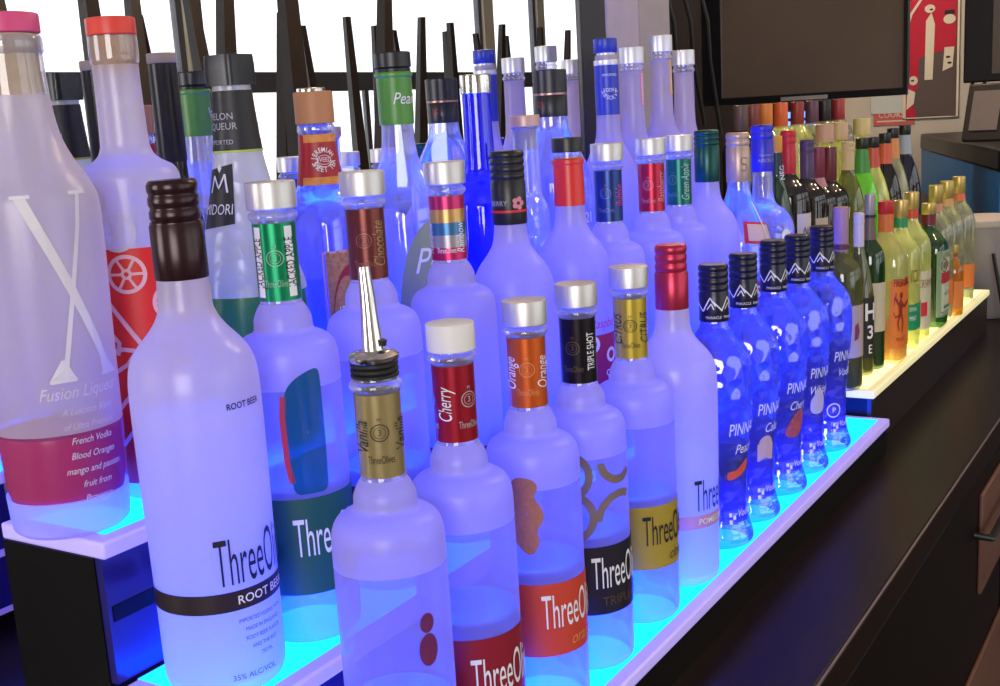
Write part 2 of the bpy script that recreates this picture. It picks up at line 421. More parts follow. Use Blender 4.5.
GOLDF = foil('bronze gold foil', (.42, .33, .15)); REDF = foil('cherry red foil', (.40, .01, .03)); ORF = foil('orange foil', (.72, .13, .02))
BLKF = foil('black coffee foil', (.012, .008, .014)); CITF = foil('citrus gold foil', (.62, .45, .05)); GRNF = foil('green foil', (.0, .26, .10))
BRNF = foil('chocolate foil', (.17, .035, .03)); BLUF = foil('navy foil', (.02, .05, .22)); RASF = foil('raspberry foil', (.48, .015, .05)); TEALF = foil('teal green foil', (.01, .16, .13))
L_ORANGE = plain('red orange paper', (.62, .06, .03)); L_CHERRY = plain('dark cherry paper', (.28, .008, .025)); L_BLACK = plain('black paper', (.012, .008, .02)); L_CITRUS = plain('olive gold paper', (.42, .30, .03)); L_GREEN = plain('dark green paper', (.01, .10, .06)); L_VAN = plain('dark indigo paper', (.02, .015, .06))
GOLDINK = princ('dull gold ink', (.35, .25, .08), .4, .3); DARKINK = princ('dark bronze ink', (.06, .035, .02), .5)
PALEINK = princ('pale grey ink', (.42, .42, .44), .5)

# lowest blue step ---------------------------------------------------
t, S = olive(.083, 'frosted vodka bottle with bronze neck sleeve and a chrome pour spout instead of a cap', GOLDF, L_VAN, 'vanilla', [('@', -52), ('Vanilla', -98), ('Vanilla', 8)], ink=DARKINK, text=BLACKINK, cap=None, fill=.080, lab=(.022, .068))
# pour spout
ps = lathe('pour_spout', [(.0125, .2770), (.0125, .2785), (.0138, .2792), (.0138, .2805), (.0127, .2812), (.0138, .2822), (.0138, .2838), (.0127, .2845), (.0138, .2855), (.0138, .2872), (.0127, .288)], BLACKR, t)
lathe('spout_plate', [(.0140, .2880), (.0147, .2890), (.0147, .2912), (.0125, .2930), (.0075, .2942)], CHROME, ps)
MB().tube([(0, 0, .293), (0, .0003, .303), (0, .0005, .312), (.0008, .0015, .326), (.0016, .003, .341)], .0066, 16, .0034).build('spout_tube', CHROME, ps)
MB().tube([(.001, -.0058, .297), (.001, -.0066, .3)], .0026, 10).build('air_vent', BLACKR, ps)
S.wrap('back_print', join2d(disc2d(.0062, ys=1.6), disc2d(.0046, cy=.0165, ys=1.3)), plain('plum print', (.16, .02, .12)), t, -20, .122)

t, S = olive(.161, 'frosted vodka bottle with red neck sleeve and white cap', REDF, L_CHERRY, 'cherry', [('Cherry', -82), ('@', -16), ('@', -138)], text=WHITEINK, ink=PALEINK, cap='white', fill=.108, lab=(.034, .098))
t, S = olive(.252, 'frosted vodka bottle with orange neck sleeve, orange wing print and red orange label', ORF, L_ORANGE, 'orange', [('@', -60), ('Orange', -10), ('Orange', -112)], ink=princ('orange ink', (.75, .30, .10), .5), text=WHITEINK)
S.wrap('back_print', fill2d([(-.014, .034), (-.004, .032), (.0, .025), (-.004, .016), (.002, .008), (.003, -.004), (-.003, -.012), (.0, -.022), (-.006, -.034), (-.013, -.030), (-.020, -.016), (-.019, 0), (-.021, .016), (-.019, .030)], ky=.84), princ('burnt orange print', (.42, .15, .09), .6, noise=.3, nscale=300), t, -54, .150)
t, S = olive(.328, 'frosted vodka bottle with black neck sleeve and bronze arc print above a black label', BLKF, L_BLACK, 'TRIPLE SHOT', [('@', -80), ('TRIPLE SHOT', -20)], ink=princ('faint bronze ink', (.10, .06, .03), .5), text=WHITEINK, script=False)
BZ = princ('bronze arc print', (.22, .15, .13), .5)
S.wrap('arc_print', join2d(ring2d(.013, .019, 24, -85, 95, -.017, .016), ring2d(.015, .021, 24, -95, 85, -.017, -.016), ring2d(.013, .019, 24, 185, 320, .024, .026), ring2d(.016, .022, 24, 60, 180, .024, -.020)), BZ, t, -54, .140)
t, S = olive(.419, 'frosted vodka bottle with bright gold neck sleeve and gold label', CITF, L_CITRUS, 'citrus', [('@', -65), ('CITRUS', -111), ('CITRUS', -8)], ink=DARKINK, text=BLACKINK, lab=(.048, .102))

WN = [(0, .0315), (.003, .0345), (.010, .0362), (.060, .0366), (.165, .0376), (.184, .0374), (.194, .0364), (.202, .0338), (.209, .0292), (.2165, .0225), (.2235, .0178), (.2305, .0154), (.246, .0146), (.2475, .0142), (.300, .0122)]
def winey(X, Y, Z, label, capm, grp, words, band, bandtext, fill, inkm=BLACKINK, capr=(.0153, .0141)):
    t = thing('vodka_bottle', label, 'bottle', (X, Y, Z), 0, grp)
    S = Surf(WN)
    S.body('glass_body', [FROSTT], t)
    lathe('liquid', [(.0346, .008), (.0352, fill-.002), (.0346, fill)], LIQ, t, bottom=False)
    screwcap('cap', capm, t, .2465, .3020, capr[0], 3, .2790, capr[1])
    bd = S.patch('label_band', band, t, .0545, .0665, -175, 175, off=.0004, nz=2)
    if bandtext: S.wrap('flavour_lettering', text2d(bandtext, .0075, 1.0, bold=.01), WHITEINK, bd, 4, .0605, off=.0010)
    S.wrap('brand_lettering', text2d('ThreeOlives', .041, .31), inkm, t, 6, .0830)
    return t, S
t, S = winey(.041, Y2, T[1], 'tall frosted bottle with dark brown screw cap and black band reading ROOT BEER', BROWNCAP, GR_MID, '', plain('black brown band', (.025, .012, .02)), 'ROOT BEER', .166)
S.wrap('upper_lettering', text2d('ROOT BEER', .0052, .9, bold=.02), BLACKINK, t, 0, .1750)
SMALL = princ('small dark ink', (.08, .07, .25), .6)
for k in range(5): S.wrap('small_print', text2d(['IMPORTED VODKA WITH', 'MADE IN ENGLAND', 'ROOT BEER FLAVOR', 'AND THE REST', '750 ML'][k], .0036, .8), SMALL, t, -2, .0475-.0058*k)
S.wrap('base_print', text2d('35% ALC/VOL', .0048, 1.), SMALL, t, -16, .013)
PINKC = princ('rose red metallic cap', (.52, .03, .08), .3, .55)
t, S = winey(.504, Y1, T[0], 'tall frosted bottle with rose red screw cap and pale lilac band', PINKC, GR_LOW, '', plain('lilac band', (.55, .30, .62)), 'POMEGRANATE', .120, capr=(.0146, .0136))

# clear bottles with mountain caps
PN = [(0, .0285), (.002, .0320), (.006, .0338), (.010, .0336), (.018, .0312), (.028, .0288), (.042, .0278), (.095, .0298), (.135, .0342), (.158, .0352), (.174, .0347), (.188, .0315), (.199, .0248), (.207, .0180), (.2135, .0139), (.222, .0126), (.268, .0124)]
BLUEBLK = princ('blue black cap', (.006, .006, .03), .3)
def mountain2d(s=1.):
    return join2d(stroke2d([(-.011*s, -.008*s), (-.002*s, .008*s), (.004*s, -.002*s)], .0016*s), stroke2d([(.001*s, .0035*s), (.0055*s, -.001*s), (.012*s, -.008*s)], .0016*s), stroke2d([(-.006*s, -.006*s), (-.001*s, .001*s), (.002*s, -.006*s)], .0012*s))
def pinnacle(X, label, H, deco, word, fill):
    t = thing('vodka_bottle', label, 'bottle', (X, Y1-.001, T[0]), 0, GR_LOW)
    k = H/.272
    S = Surf([(z*k, r) for z, r in PN])
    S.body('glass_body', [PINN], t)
    lathe('liquid', [(.0280, .024), (.0264, .042), (.0278, .09), (.0278+(fill-.09)*.08, fill-.001), (.026, fill)], LIQB, t, bottom=False)
    cp = screwcap('cap', BLUEBLK, t, .219*k, H, .0140, 4, .247*k, .0138)
    CS = Surf([(.219*k, .0142), (.246*k, .0142)])
    for a in (-75, -5, 105, -150): CS.wrap('mountain_mark', mountain2d(.8), WHITEINK, cp, a, .236*k, off=.0004)
    for a in (-70, 0, 70): CS.wrap('cap_lettering', text2d('PINNACLE', .0038, .85), WHITEINK, cp, a, .2235*k, off=.0004)
    S.wrap('brand_lettering', text2d('PINNACLE', .0175, .62, .12), WHITEINK, t, -4, .118*k)
    S.wrap('flavour_lettering', script2d(word, .0135), WHITEINK, t, -12, .098*k)
    S.wrap('bottom_lettering', script2d('Vodka', .010), WHITEINK, t, -10, .034*k)
    if deco == 'slice': S.wrap('fruit_print', fill2d([(-.013, -.006), (.012, .004), (.012, .016), (.006, .013), (-.006, .004), (-.013, .006)]), plain('orange red slice', (.75, .10, .06)), t, -25, .072*k)
    if deco == 'cake': S.wrap('fruit_print', join2d(fill2d([(-.010, -.014), (.010, -.014), (.010, .004), (-.010, .004)]), disc2d(.0085, 20, 0, .004)), princ('cream print', (.60, .42, .52), .6), t, -28, .078*k)
    if deco == 'berry': S.wrap('fruit_print', fill2d([(-.015, -.012), (.002, -.016), (.015, -.004), (.015, .014), (.004, .016), (-.008, .004)]), princ('cherry red print', (.42, .08, .12), .5, noise=.8, nscale=200), t, -25, .078*k)
    if deco == 'whip': S.wrap('fruit_print', fill2d([(-.010, -.012), (.010, -.012), (.012, .004), (.004, .016), (-.002, .018), (-.006, .010), (-.011, .004)]), princ('whipped print', (.55, .52, .80), .6), t, -25, .082*k)
    if deco == 'seal': S.wrap('seal_print', join2d(ring2d(.0075, .009, 24), text2d('P', .009)), WHITEINK, t, -45, .052*k)
    S.wrap('spark_print', join2d(*[fill2d([(x-.0015, y-.002), (x+.0015, y-.002), (x+.0015, y+.002), (x-.0015, y+.002)], 1) for x, y in ((0, .004), (0, -.003), (.004, .001))]), WHITEINK, t, -45, .030*k)
    return t
pinnacle(.599, 'clear blue-lit vodka bottle with mountain cap, nearest the rose-capped bottle', .272, 'slice', 'Peach', .068)
pinnacle(.679, 'clear blue-lit vodka bottle with mountain cap and pale cake print', .272, 'cake', 'Cake', .095)
pinnacle(.770, 'clear blue-lit vodka bottle with mountain cap and red berry print', .274, 'berry', 'Cherry', .105)
pinnacle(.852, 'clear blue-lit vodka bottle with mountain cap and round seal print', .270, 'whip', 'Whipped', .120)
pinnacle(.945, 'clear blue-lit vodka bottle with mountain cap, last before the warm shelf', .270, 'seal', 'Vodka', .125)

# middle blue step -----------------------------------------------------
def mid_olive(X, label, f, labc, flav, words, **k): return olive(X, label, f, labc, flav, words, Y=Y2, Z=T[1], grp=GR_MID, **dict(dict(lab=(.026, .078), fill=.088), **k))
t, S = mid_olive(.121, 'frosted vodka bottle with green foil neck sleeve lettered in white boxes', GRNF, L_GREEN, 'apple', [('@', -52), ('JACKED APPLE', -100), ('JACKED APPLE', -10)], ink=princ('pale green ink', (.30, .55, .40), .5), text=BLACKINK, script=False, lab=(.034, .098), fill=.104)
for a in (-100, -10): S.patch('text_strip', WHITEINK, t, .2240, .2680, a-12, a+12, off=.0009, nz=2)
S.wrap('side_window', fill2d([(-.011, -.042), (0, -.042), (.011, -.042), (.0115, -.030), (.012, -.010), (.012, .010), (.012, .030), (.011, .038), (.004, .037), (-.006, .032), (-.012, .024), (-.0125, .008), (-.012, -.012), (-.0115, -.030)]), glassy('deep teal window', (.02, .25, .30), .3, gloss=.1, rough=.1), t, -34, .143)
S.wrap('red_edge_print', stroke2d([(-.009, .022), (-.0105, .008), (-.010, -.020), (-.008, -.034)], .0035), plain('apple red print', (.6, .02, .06)), t, -40, .143)
mid_olive(.213, 'frosted vodka bottle with brown foil neck sleeve', BRNF, plain('brown paper', (.10, .03, .03)), 'chocolate', [('@', -60), ('Chocolate', -14)], ink=princ('faint copper ink', (.32, .12, .10), .4), text=GOLDINK)
t, S = mid_olive(.314, 'frosted vodka bottle with rainbow striped neck sleeve', plain('rainbow base grey', (.35, .33, .36)), plain('plum paper', (.2, .02, .12)), 'rainbow', [], opaque=True)
for z0, z1, cc in ((.2215, .2310, (.55, .02, .12)), (.2310, .2405, (.42, .38, .40)), (.2405, .2500, (.06, .20, .38)), (.2500, .2600, (.62, .36, .12)), (.2600, .2700, (.55, .03, .15))):
    S.patch('sleeve_stripe', foil('stripe %.3f' % z0, cc), t, z0, z1, -180, 180, off=.0008, nz=1, na=40)
S.wrap('lettering', text2d('Rainbow', .0095, .7, .3), WHITEINK, t, -15, .238, off=.0014, vertical=True)
S.wrap('lettering', text2d('Rainbow', .0095, .7, .3), WHITEINK, t, -125, .238, off=.0014, vertical=True)
S.wrap('small_lettering', text2d('ThreeOlives', .0062, .45), WHITEINK, t, -65, .229, off=.0014)
mid_olive(.591, 'frosted vodka bottle with navy foil neck sleeve', BLUF, plain('navy paper', (.02, .03, .2)), 'bubble', [('@', -75), ('Bubble', -15)], ink=princ('dim blue ink', (.15, .2, .45), .4), text=princ('magenta ink', (.6, .05, .35), .4), opaque=True)
mid_olive(.691, 'frosted vodka bottle with raspberry red foil neck sleeve', RASF, plain('raspberry paper', (.4, .01, .06)), 'raspberry', [('@', -80), ('Raspberry', -18)], ink=princ('pale rose ink', (.6, .25, .28), .4), text=princ('rose ink', (.75, .35, .4), .4), opaque=True)
mid_olive(.763, 'frosted vodka bottle with teal green foil neck sleeve', TEALF, plain('teal paper', (.02, .15, .15)), 'apple', [('@', -95), ('Green Apple', -35)], ink=princ('dim teal ink', (.12, .30, .26), .4), text=princ('mint ink', (.4, .62, .55), .4), opaque=True)

BN = [(0, .031), (.003, .0340), (.010, .0352), (.150, .0362), (.170, .0361), (.182, .0352), (.193, .0328), (.204, .0278), (.2135, .0205), (.222, .0158), (.230, .0141), (.240, .0133), (.284, .0126)]
def roundy(X, label, Y=Y2, Z=None, grp=GR_MID, H=.300, r=1.):
    t = thing('vodka_bottle', label, 'bottle', (X, Y, T[1] if Z is None else Z), 0, grp)
    k = H/.300
    S = Surf([(z*k, rr*r) for z, rr in BN])
    S.body('glass_body', [FROST], t)
    return t, S, k
t, S, k = roundy(.406, 'round-shouldered frosted bottle with black screw cap ringed in red')
cp = screwcap('cap', BLACKP, t, .2385, .298, .0146, 4, .2750, .0142)
CS = Surf([(.2385, .0146), (.275, .0146)])
CS.patch('red_ring', plain('signal red', (.7, .02, .04)), cp, .2485, .2505, -180, 180, off=.0004, nz=1, na=40)
CS.wrap('cap_flower', join2d(*[disc2d(.0022, 10, .0034*cos(a), .0034*sin(a)) for a in (0, 1.26, 2.5, 3.77, 5.0)]), princ('pink print', (.75, .25, .3), .5), cp, -28, .2560, off=.0006)
CS.wrap('cap_lettering', text2d('BERRY', .006, .9), PALEINK, cp, -95, .2560, off=.0006)
t, S, k = roundy(.512, 'round-shouldered frosted bottle with bright red neck sleeve and circuit-patterned label', H=.304)
S2 = Surf([(.240, .0137), (.300, .0132)])
S2.patch('neck_label', plain('scarlet sleeve', (.80, .03, .02), .3), t, .2440, .2830, -180, 180, off=.0004, nz=2, na=40)
lathe('neck_ring', [(.0130, .2800), (.0148, .2815), (.0148, .2850), (.0130, .2862)], plain('scarlet sleeve', (.8, .03, .02)), t)
lathe('clear_collar', [(.0128, .284), (.0128, .292)], CLEARN, t, top=False, bottom=False)
flatcap(BLACKP, t, .2915, .3045, .0143)
lb = S.patch('front_label', plain('magenta red label', (.42, .01, .10)), t, .040, .128, -75, 75, off=.0005, nz=6)
S.wrap('circuit_print', join2d(ring2d(.005, .0085, 22, cx=-.006, cy=.030), ring2d(.004, .007, 22, cx=.017, cy=.018), ring2d(.0018, .003, 14, cx=.012, cy=.002), ring2d(.0018, .003, 14, cx=-.010, cy=.008),
        stroke2d([(-.006, -.006), (.004, -.016), (.004, -.040)], .0012), stroke2d([(.012, -.001), (.012, -.014), (.008, -.022), (.008, -.040)], .0012), stroke2d([(.020, -.004), (.020, -.040)], .0012), stroke2d([(-.020, .0), (-.012, -.010), (-.012, -.04)], .0012)), WHITEINK, lb, -30, .090)
S.wrap('script_lettering', script2d('Raspberry', .012), plain('rose red ink', (.7, .05, .18)), t, -10, .138)
t, S, k = roundy(.845, 'round-shouldered frosted bottle with dark green screw cap', H=.297)
screwcap('cap', princ('dark green foil', (.004, .075, .065), .3, .4), t, .2395, .297, .0143, 3, .2800, .0140)
S.wrap('red_lettering', text2d('PEARL', .013, .8), plain('signal red', (.7, .02, .04)), t, 8, .122)
S.wrap('leaf_print', join2d(stroke2d([(-.02, .012), (.0, .02), (.022, .022)], .001), stroke2d([(-.012, .010), (.002, -.012)], .001), stroke2d([(.002, .016), (.012, -.012)], .001)), BLACKINK, t, 10, .095)

# top blue step ---------------------------------------------------------
# pink fusion liqueur
XR = [(0, .0315), (.003, .0345), (.010, .0355), (.120, .0385), (.190, .0402), (.202, .0394), (.213, .0352), (.225, .0282), (.239, .0228), (.254, .0204), (.270, .0194), (.2955, .0184)]
t = thing('liqueur_bottle', 'frosted liqueur bottle with pink cap, pink liquid and a big white X', 'bottle', (.018, Y3-.002, T[2]), 0, GR_TOP)
S = Surf(XR); S.body('glass_body', [FROSTT, CLEARN, VEIL], t, sub=8, mizone=lambda z: 1 if z > .262 else (2 if .020 < z < .062 else 0))
lathe('liquid', [(.0335, .022), (.0352, .030), (.0362, .060), (.0358, .0625)], LIQPINK, t, bottom=True)
lathe('cork', [(.0150, .262), (.0158, .266), (.0164, .275), (.0168, .290), (.0168, .2965)], princ('pale cork', (.62, .44, .25), .7, noise=.2, nscale=120), t)
lathe('lip', [(.0188, .2850), (.0198, .2865), (.0198, .2940), (.0186, .2960)], CLEARN, t, top=False, bottom=False)
flatcap(princ('hot pink cap', (.75, .08, .25), .4), t, .2968, .3080, .0196)
XW = princ('etched white', (.80, .78, .84), .6)
S.wrap('x_mark', join2d(stroke2d([(-.022, .055), (.021, -.052)], .0060, .0050), stroke2d([(.012, .055), (-.010, -.052)], .0026, .0030), stroke2d([(-.027, .055), (-.016, .055)], .002), stroke2d([(.006, .0555), (.018, .0555)], .002), stroke2d([(.014, -.0525), (.028, -.0525)], .002), stroke2d([(-.019, -.0525), (-.003, -.0525)], .002),
        fill2d([(-.011, -.040), (-.009, -.040), (-.003, -.052), (-.019, -.052)]), fill2d([(.014, -.042), (.019, -.042), (.027, -.052), (.015, -.052)])), XW, t, -12, .150)
S.wrap('script_lettering', script2d('Fusion Liqueur', .0105), XW, t, -13, .090)
for i, w in enumerate(['A Luscious Blend', 'of Ultra Premium', 'French Vodka', 'Blood Oranges', 'mango and passion', 'fruit from', 'Provence']):
    S.wrap('small_script', script2d(w, .0058), XW, t, -9, .0785-.0090*i)

# red gear bottle
RG = [(0, .028), (.003, .0315), (.010, .0325), (.199, .0325), (.209, .0320), (.2155, .0290), (.2200, .0215), (.2245, .0170), (.231, .0152), (.280, .0143), (.2815, .0150), (.2855, .0154), (.298, .0152)]
t = thing('liqueur_bottle', 'frosted long-necked bottle with cork, red cap and red wheel artwork', 'bottle', (.097, Y3, T[2]), 0, GR_TOP)
S = Surf(RG); S.body('glass_body', [FROSTT, CLEARN], t, mizone=lambda z: 1 if z > .278 else 0)
lathe('cork', [(.0122, .2760), (.0132, .2800), (.0138, .2900), (.0140, .2975)], CORKM, t)
flatcap(princ('tomato red cap', (.80, .06, .04), .4), t, .2982, .3090, .0154)
REDL = princ('wheel red', (.72, .012, .010), .45)
lb = S.patch('red_artwork', REDL, t, .012, .166, -95, 20, off=.0004, nz=8)
PKL = princ('pink line ink', (.80, .45, .47), .6)
S.wrap('wheel_print', join2d(wheel2d(.0125), move2d(wheel2d(.0125), .026, -.020)), PKL, lb, -56, .150)
S.wrap('curve_print', join2d(stroke2d([(-.022, .022), (-.014, .014), (-.007, .004), (.002, -.010), (.014, -.030), (.020, -.050)], .003), stroke2d([(-.022, -.010), (-.015, -.006), (-.010, -.012), (-.012, -.020)], .003), stroke2d([(-.022, -.020), (-.008, -.016), (.004, -.018), (.016, -.034)], .0028),
        stroke2d([(-.020, -.034), (-.006, -.026), (.002, -.016)], .0026), stroke2d([(-.020, -.060), (-.004, -.044), (.014, -.062), (.02, -.08)], .0028), stroke2d([(-.016, -.080), (.0, -.062), (.012, -.080)], .0026)), PKL, lb, -56, .118)
S.wrap('pale_wheel_print', join2d(move2d(wheel2d(.0125), -.012, .018), move2d(wheel2d(.012), .005, -.002)), princ('etched grey', (.62, .56, .62), .6), t, -70, .178)

# melon liqueur
ML = [(0, .036), (.004, .0395), (.012, .041), (.104, .0412), (.120, .0402), (.135, .0365), (.155, .0318), (.175, .0268), (.195, .0222), (.222, .0172), (.245, .0150), (.264, .0138), (.288, .0130)]
t = thing('liqueur_bottle', 'conical dimpled bottle with black collar and green liqueur', 'bottle', (.2058, .252, T[2]), 0, GR_TOP)
S = Surf(ML); S.body('glass_body', [MELON, VEIL], t, sub=8, mizone=lambda z: 1 if .01 < z < .118 else 0)
lathe('liquid', [(.0390, .006), (.0396, .100), (.0384, .118)], LIQGREEN, t)
MS = Surf(ML)
nl = S.patch('neck_label', plain('matt black collar', (.014, .014, .016), .5), t, .221, .263, -180, 180, off=.0006, nz=4, na=40)
S.patch('collar_edge', plain('lime edge', (.45, .55, .08)), t, .2196, .2212, -180, 180, off=.0008, nz=1, na=40)
for i, (w, sz) in enumerate((('MELON', .0068), ('LIQUEUR', .0068), ('IMPORTED', .0046))):
    for aa in (-88, 92): S.wrap('collar_lettering', text2d(w, sz, .9), PALEINK, nl, aa, (.2450, .2380, .2270)[i], off=.0014)
CP = Surf([(.2665, .0142), (.2805, .0144), (.2880, .0138)], n=5.)
CP.body('cap', [BLACKP], t, top=True, sub=2)
lb = S.patch('front_label', plain('matt black collar', (.014, .014, .016)), t, .166, .208, -118, -60, off=.0010, nz=6, slant=.004)
S.wrap('shield_mark', join2d(stroke2d([(-.0065, -.007), (-.0045, .005)], .0012), stroke2d([(-.0045, .005), (0, -.004), (.0045, .006)], .0013), stroke2d([(.0045, .006), (.0065, -.007)], .0014), fill2d([(0, .007), (.002, .010), (0, .014), (-.002, .010)])), WHITEINK, lb, -88, .199, off=.0018)
S.wrap('shield_lettering', text2d('MIDORI', .0105, .70, .12), WHITEINK, lb, -90, .180, off=.0018)

# sweet tea
JR = [(0, .028), (.004, .0310), (.012, .0320), (.150, .0320), (.163, .0312), (.172, .0290), (.179, .0240), (.187, .0190), (.198, .0168), (.228, .0136), (.2315, .0146), (.234, .0146), (.236, .0134), (.240, .0132)]
t = thing('liquor_bottle', 'clear bottle with tan cap and red and orange conical neck label', 'bottle', (.286, Y3, T[2]), 0, GR_TOP)
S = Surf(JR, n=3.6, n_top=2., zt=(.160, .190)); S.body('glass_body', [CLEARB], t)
flatcap(princ('tan cap', (.50, .22, .09), .5), t, .2365, .2610, .0152)
RJ = plain('tea label red', (.42, .015, .02))
nl = S.patch('neck_label', RJ, t, .190, .2285, -180, 180, off=.0005, nz=3, na=40)
ORJ = princ('mottled orange', (.75, .28, .05), .5, noise=.4, nscale=250)
S.patch('orange_band', ORJ, nl, .190, .1960, -95, 95, off=.0009, nz=1); S.patch('orange_band', ORJ, nl, .2225, .2285, -95, 95, off=.0009, nz=1)
S.wrap('round_lettering', join2d(*[move2d(text2d(ch, .0054, .8, bold=.01), .0075*cos(a), .0075*sin(a), a-pi/2) for ch, a in zip('JEREMIAH', [rad(170-20*i) for i in range(8)])], *[move2d(text2d(ch, .0060, .8, bold=.01), .0075*cos(a), .0075*sin(a), a+pi/2) for ch, a in zip('SWEET TEA', [rad(200+18*i) for i in range(9)])], text2d('WEED', .0050, .8), ring2d(.0048, .0053, 24, ys=.7)), WHITEINK, nl, -34, .209, off=.0012)
lb = S.patch('front_label', princ('gold filigree', (.50, .22, .10), .5, noise=.75, nscale=330), t, .035, .140, -57, 57, off=.0006, nz=6)
S.wrap('label_border', join2d(stroke2d([(-.0345, -.052), (-.0345, .052)], .0018), stroke2d([(-.0345, .052), (.0345, .052)], .0018), stroke2d([(-.0345, -.052), (.0345, -.052)], .0018), stroke2d([(.0345, -.052), (.0345, .052)], .0018)), princ('pink border', (.70, .40, .42), .5), lb, 0, .0875, off=.0010)
S.wrap('label_oval', disc2d(.030, 36, ys=1.45), RJ, lb, 4, .0875, off=.0012)
S.wrap('label_lettering', text2d('JEREMIAH', .015, .75, .1), WHITEINK, lb, 4, .092, off=.0018)

# pearl
PE = [(0, .032), (.003, .0355), (.010, .0365), (.145, .0365), (.160, .0352), (.174, .0310), (.186, .0250), (.198, .0185), (.208, .0152), (.225, .0134), (.2300, .0132), (.282, .0128)]
t = thing('liquor_bottle', 'clear long-necked bottle with black cap and leaf green neck sleeve', 'bottle', (.372, .230, T[2]), 0, GR_TOP)
S = Surf(PE); S.body('glass_body', [CLEARB, CLEARN], t, mizone=lambda z: 1 if z > .165 else 0)
GL = plain('leaf green sleeve', (.09, .30, .045), .35)
S2 = Surf([(.2320, .0143), (.2370, .0146), (.272, .0146), (.2745, .0150)])
S2.body('neck_label', [GL], t, sub=2)
lathe('sleeve_ring', [(.0144, .2700), (.0158, .2712), (.0158, .2735), (.0144, .2745)], GL, t)
for aa in (-20, 125, 50): S2.wrap('script_lettering', script2d('Pearl', .0135), WHITEINK, t, aa, .2525, off=.0008)
lathe('cap', [(.0144, .2735), (.0146, .2745), (.0146, .2770), (.0138, .2775), (.0152, .2785), (.0152, .2895), (.0144, .2905)], BLACKP, t)
lb = S.wrap('leaf_label', fill2d([(-.030, -.055), (-.028, -.01), (-.020, .025), (-.006, .046), (.008, .052), (.026, .040), (.030, .0), (.030, -.055)]), plain('sage green label', (.30, .36, .24)), t, -22, .105, off=.0006)
S.wrap('leaf_lettering', script2d('Pearl', .030), WHITEINK, lb, -8, .120, off=.0012)

# cobalt blue
UV = [(0, .032), (.003, .035), (.010, .036), (.135, .0360), (.150, .0352), (.162, .0320), (.171, .0265), (.178, .0185), (.186, .0155), (.200, .0142), (.255, .0134), (.258, .0134)]
t = thing('vodka_bottle', 'cobalt blue glass bottle with shiny silver cap', 'bottle', (.520, Y3, T[2]), 0, GR_TOP)
S = Surf(UV); S.body('glass_body', [BLUEG], t)
flatcap(CHROME, t, .2560, .2735, .0147)
S.wrap('label_lettering', join2d(text2d('UV', .028, .8), move2d(text2d('BLUE', .012, .9), 0, -.024)), princ('pale blue ink', (.35, .42, .95), .5), t, -20, .09)

# big clear bottle, double black cap
DB = [(0, .038), (.003, .0425), (.010, .044), (.140, .044), (.158, .0425), (.176, .0375), (.192, .0300), (.206, .0230), (.215, .0190), (.2270, .0175), (.272, .0168)]
t = thing('vodka_bottle', 'broad clear bottle with tall black cap split by a copper ring', 'bottle', (.7155, .274, T[2]), 0, GR_TOP)
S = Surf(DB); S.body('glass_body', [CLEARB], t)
cp = lathe('cap', [(.0180, .2300), (.0182, .2310), (.0182, .2520), (.0175, .2530), (.0175, .2550), (.0186, .2560), (.0186, .2790), (.0176, .2800)], BLACKP, t)
lathe('copper_ring', [(.0180, .2528), (.0185, .2532), (.0185, .2552), (.0180, .2556)], princ('copper ring', (.45, .25, .17), .3, .7), cp, top=False, bottom=False)
Surf([(.23, .0182), (.252, .0182)]).wrap('cap_lettering', text2d('21', .009), plain('deep red print', (.5, .01, .03)), cp, -95, .243, off=.0005)
S.wrap('label_lettering', text2d('NO. 21', .016, .8), WHITEINK, t, -25, .12)

# small crystal bottle with cork
CK = [(0, .015), (.003, .017), (.010, .0178), (.140, .0178), (.146, .0172), (.151, .0155), (.156, .0138), (.161, .0130), (.168, .0128), (.220, .0126), (.2215, .0136), (.226, .0136)]
t = thing('liquor_bottle', 'small cut crystal bottle with pale copper stopper', 'bottle', (.568, .222, T[2]), 0, GR_TOP)
S = Surf(CK, n=3.5, n_top=2., zt=(.14, .16)); S.body('glass_body', [ICE, CLEARN], t, mizone=lambda z: 1 if z > .16 else 0)
lathe('stopper', [(.0105, .200), (.0105, .219), (.0125, .222)], princ('grey stopper', (.4, .38, .42), .5), t)
flatcap(princ('pale copper cap', (.62, .40, .32), .4, .3), t, .2225, .2335, .0150)

# slim frosted vodkas
SV = [(0, .030), (.003, .0325), (.010, .0335), (.135, .0338), (.150, .0333), (.164, .0312), (.177, .0272), (.188, .0225), (.199, .0170), (.214, .0142), (.276, .0131), (.2775, .0144), (.2805, .0147), (.2825, .0132), (.286, .0130)]
def svedka(X, label, H, stripe, rz=0.):
    t = thing('vodka_bottle', label, 'bottle', (X, .262, T[2]), rz, GR_TOP)
    k = H/.305; S = Surf([(z*k, r) for z, r in SV]); S.body('glass_body', [FROST, CLEARN], t, mizone=lambda z: 1 if z > .2765*k else 0)
    flatcap(SILVERW, t, .2855*k, H, .0150)
    if stripe:
        S.patch('side_strip', plain(stripe[0], stripe[1]), t, .2350*k, .276*k, stripe[2], stripe[2]+34, off=.0005, nz=2)
        S.wrap('strip_lettering', text2d(stripe[3], .006, 1.), WHITEINK, t, stripe[2]+16, .255*k, off=.001, vertical=True)
    S.patch('front_label', plain('soft lilac print', (.55, .55, .75)), t, .03, .075, -40, 40, off=.0005, nz=3)
svedka(.900, 'slim frosted vodka bottle with silver cap and pink side strip', .306, ('pink strip', (.75, .25, .38), -20, 'STRAWBERRY'))
svedka(.987, 'tallest slim frosted vodka bottle with silver cap and amber side strip', .322, ('amber strip', (.72, .45, .22), -18, 'CITRON'))
svedka(1.060, 'slim frosted vodka bottle with silver cap and pale blue side strip', .305, ('sky blue strip', (.30, .40, .85), 20, 'VANILLA'))
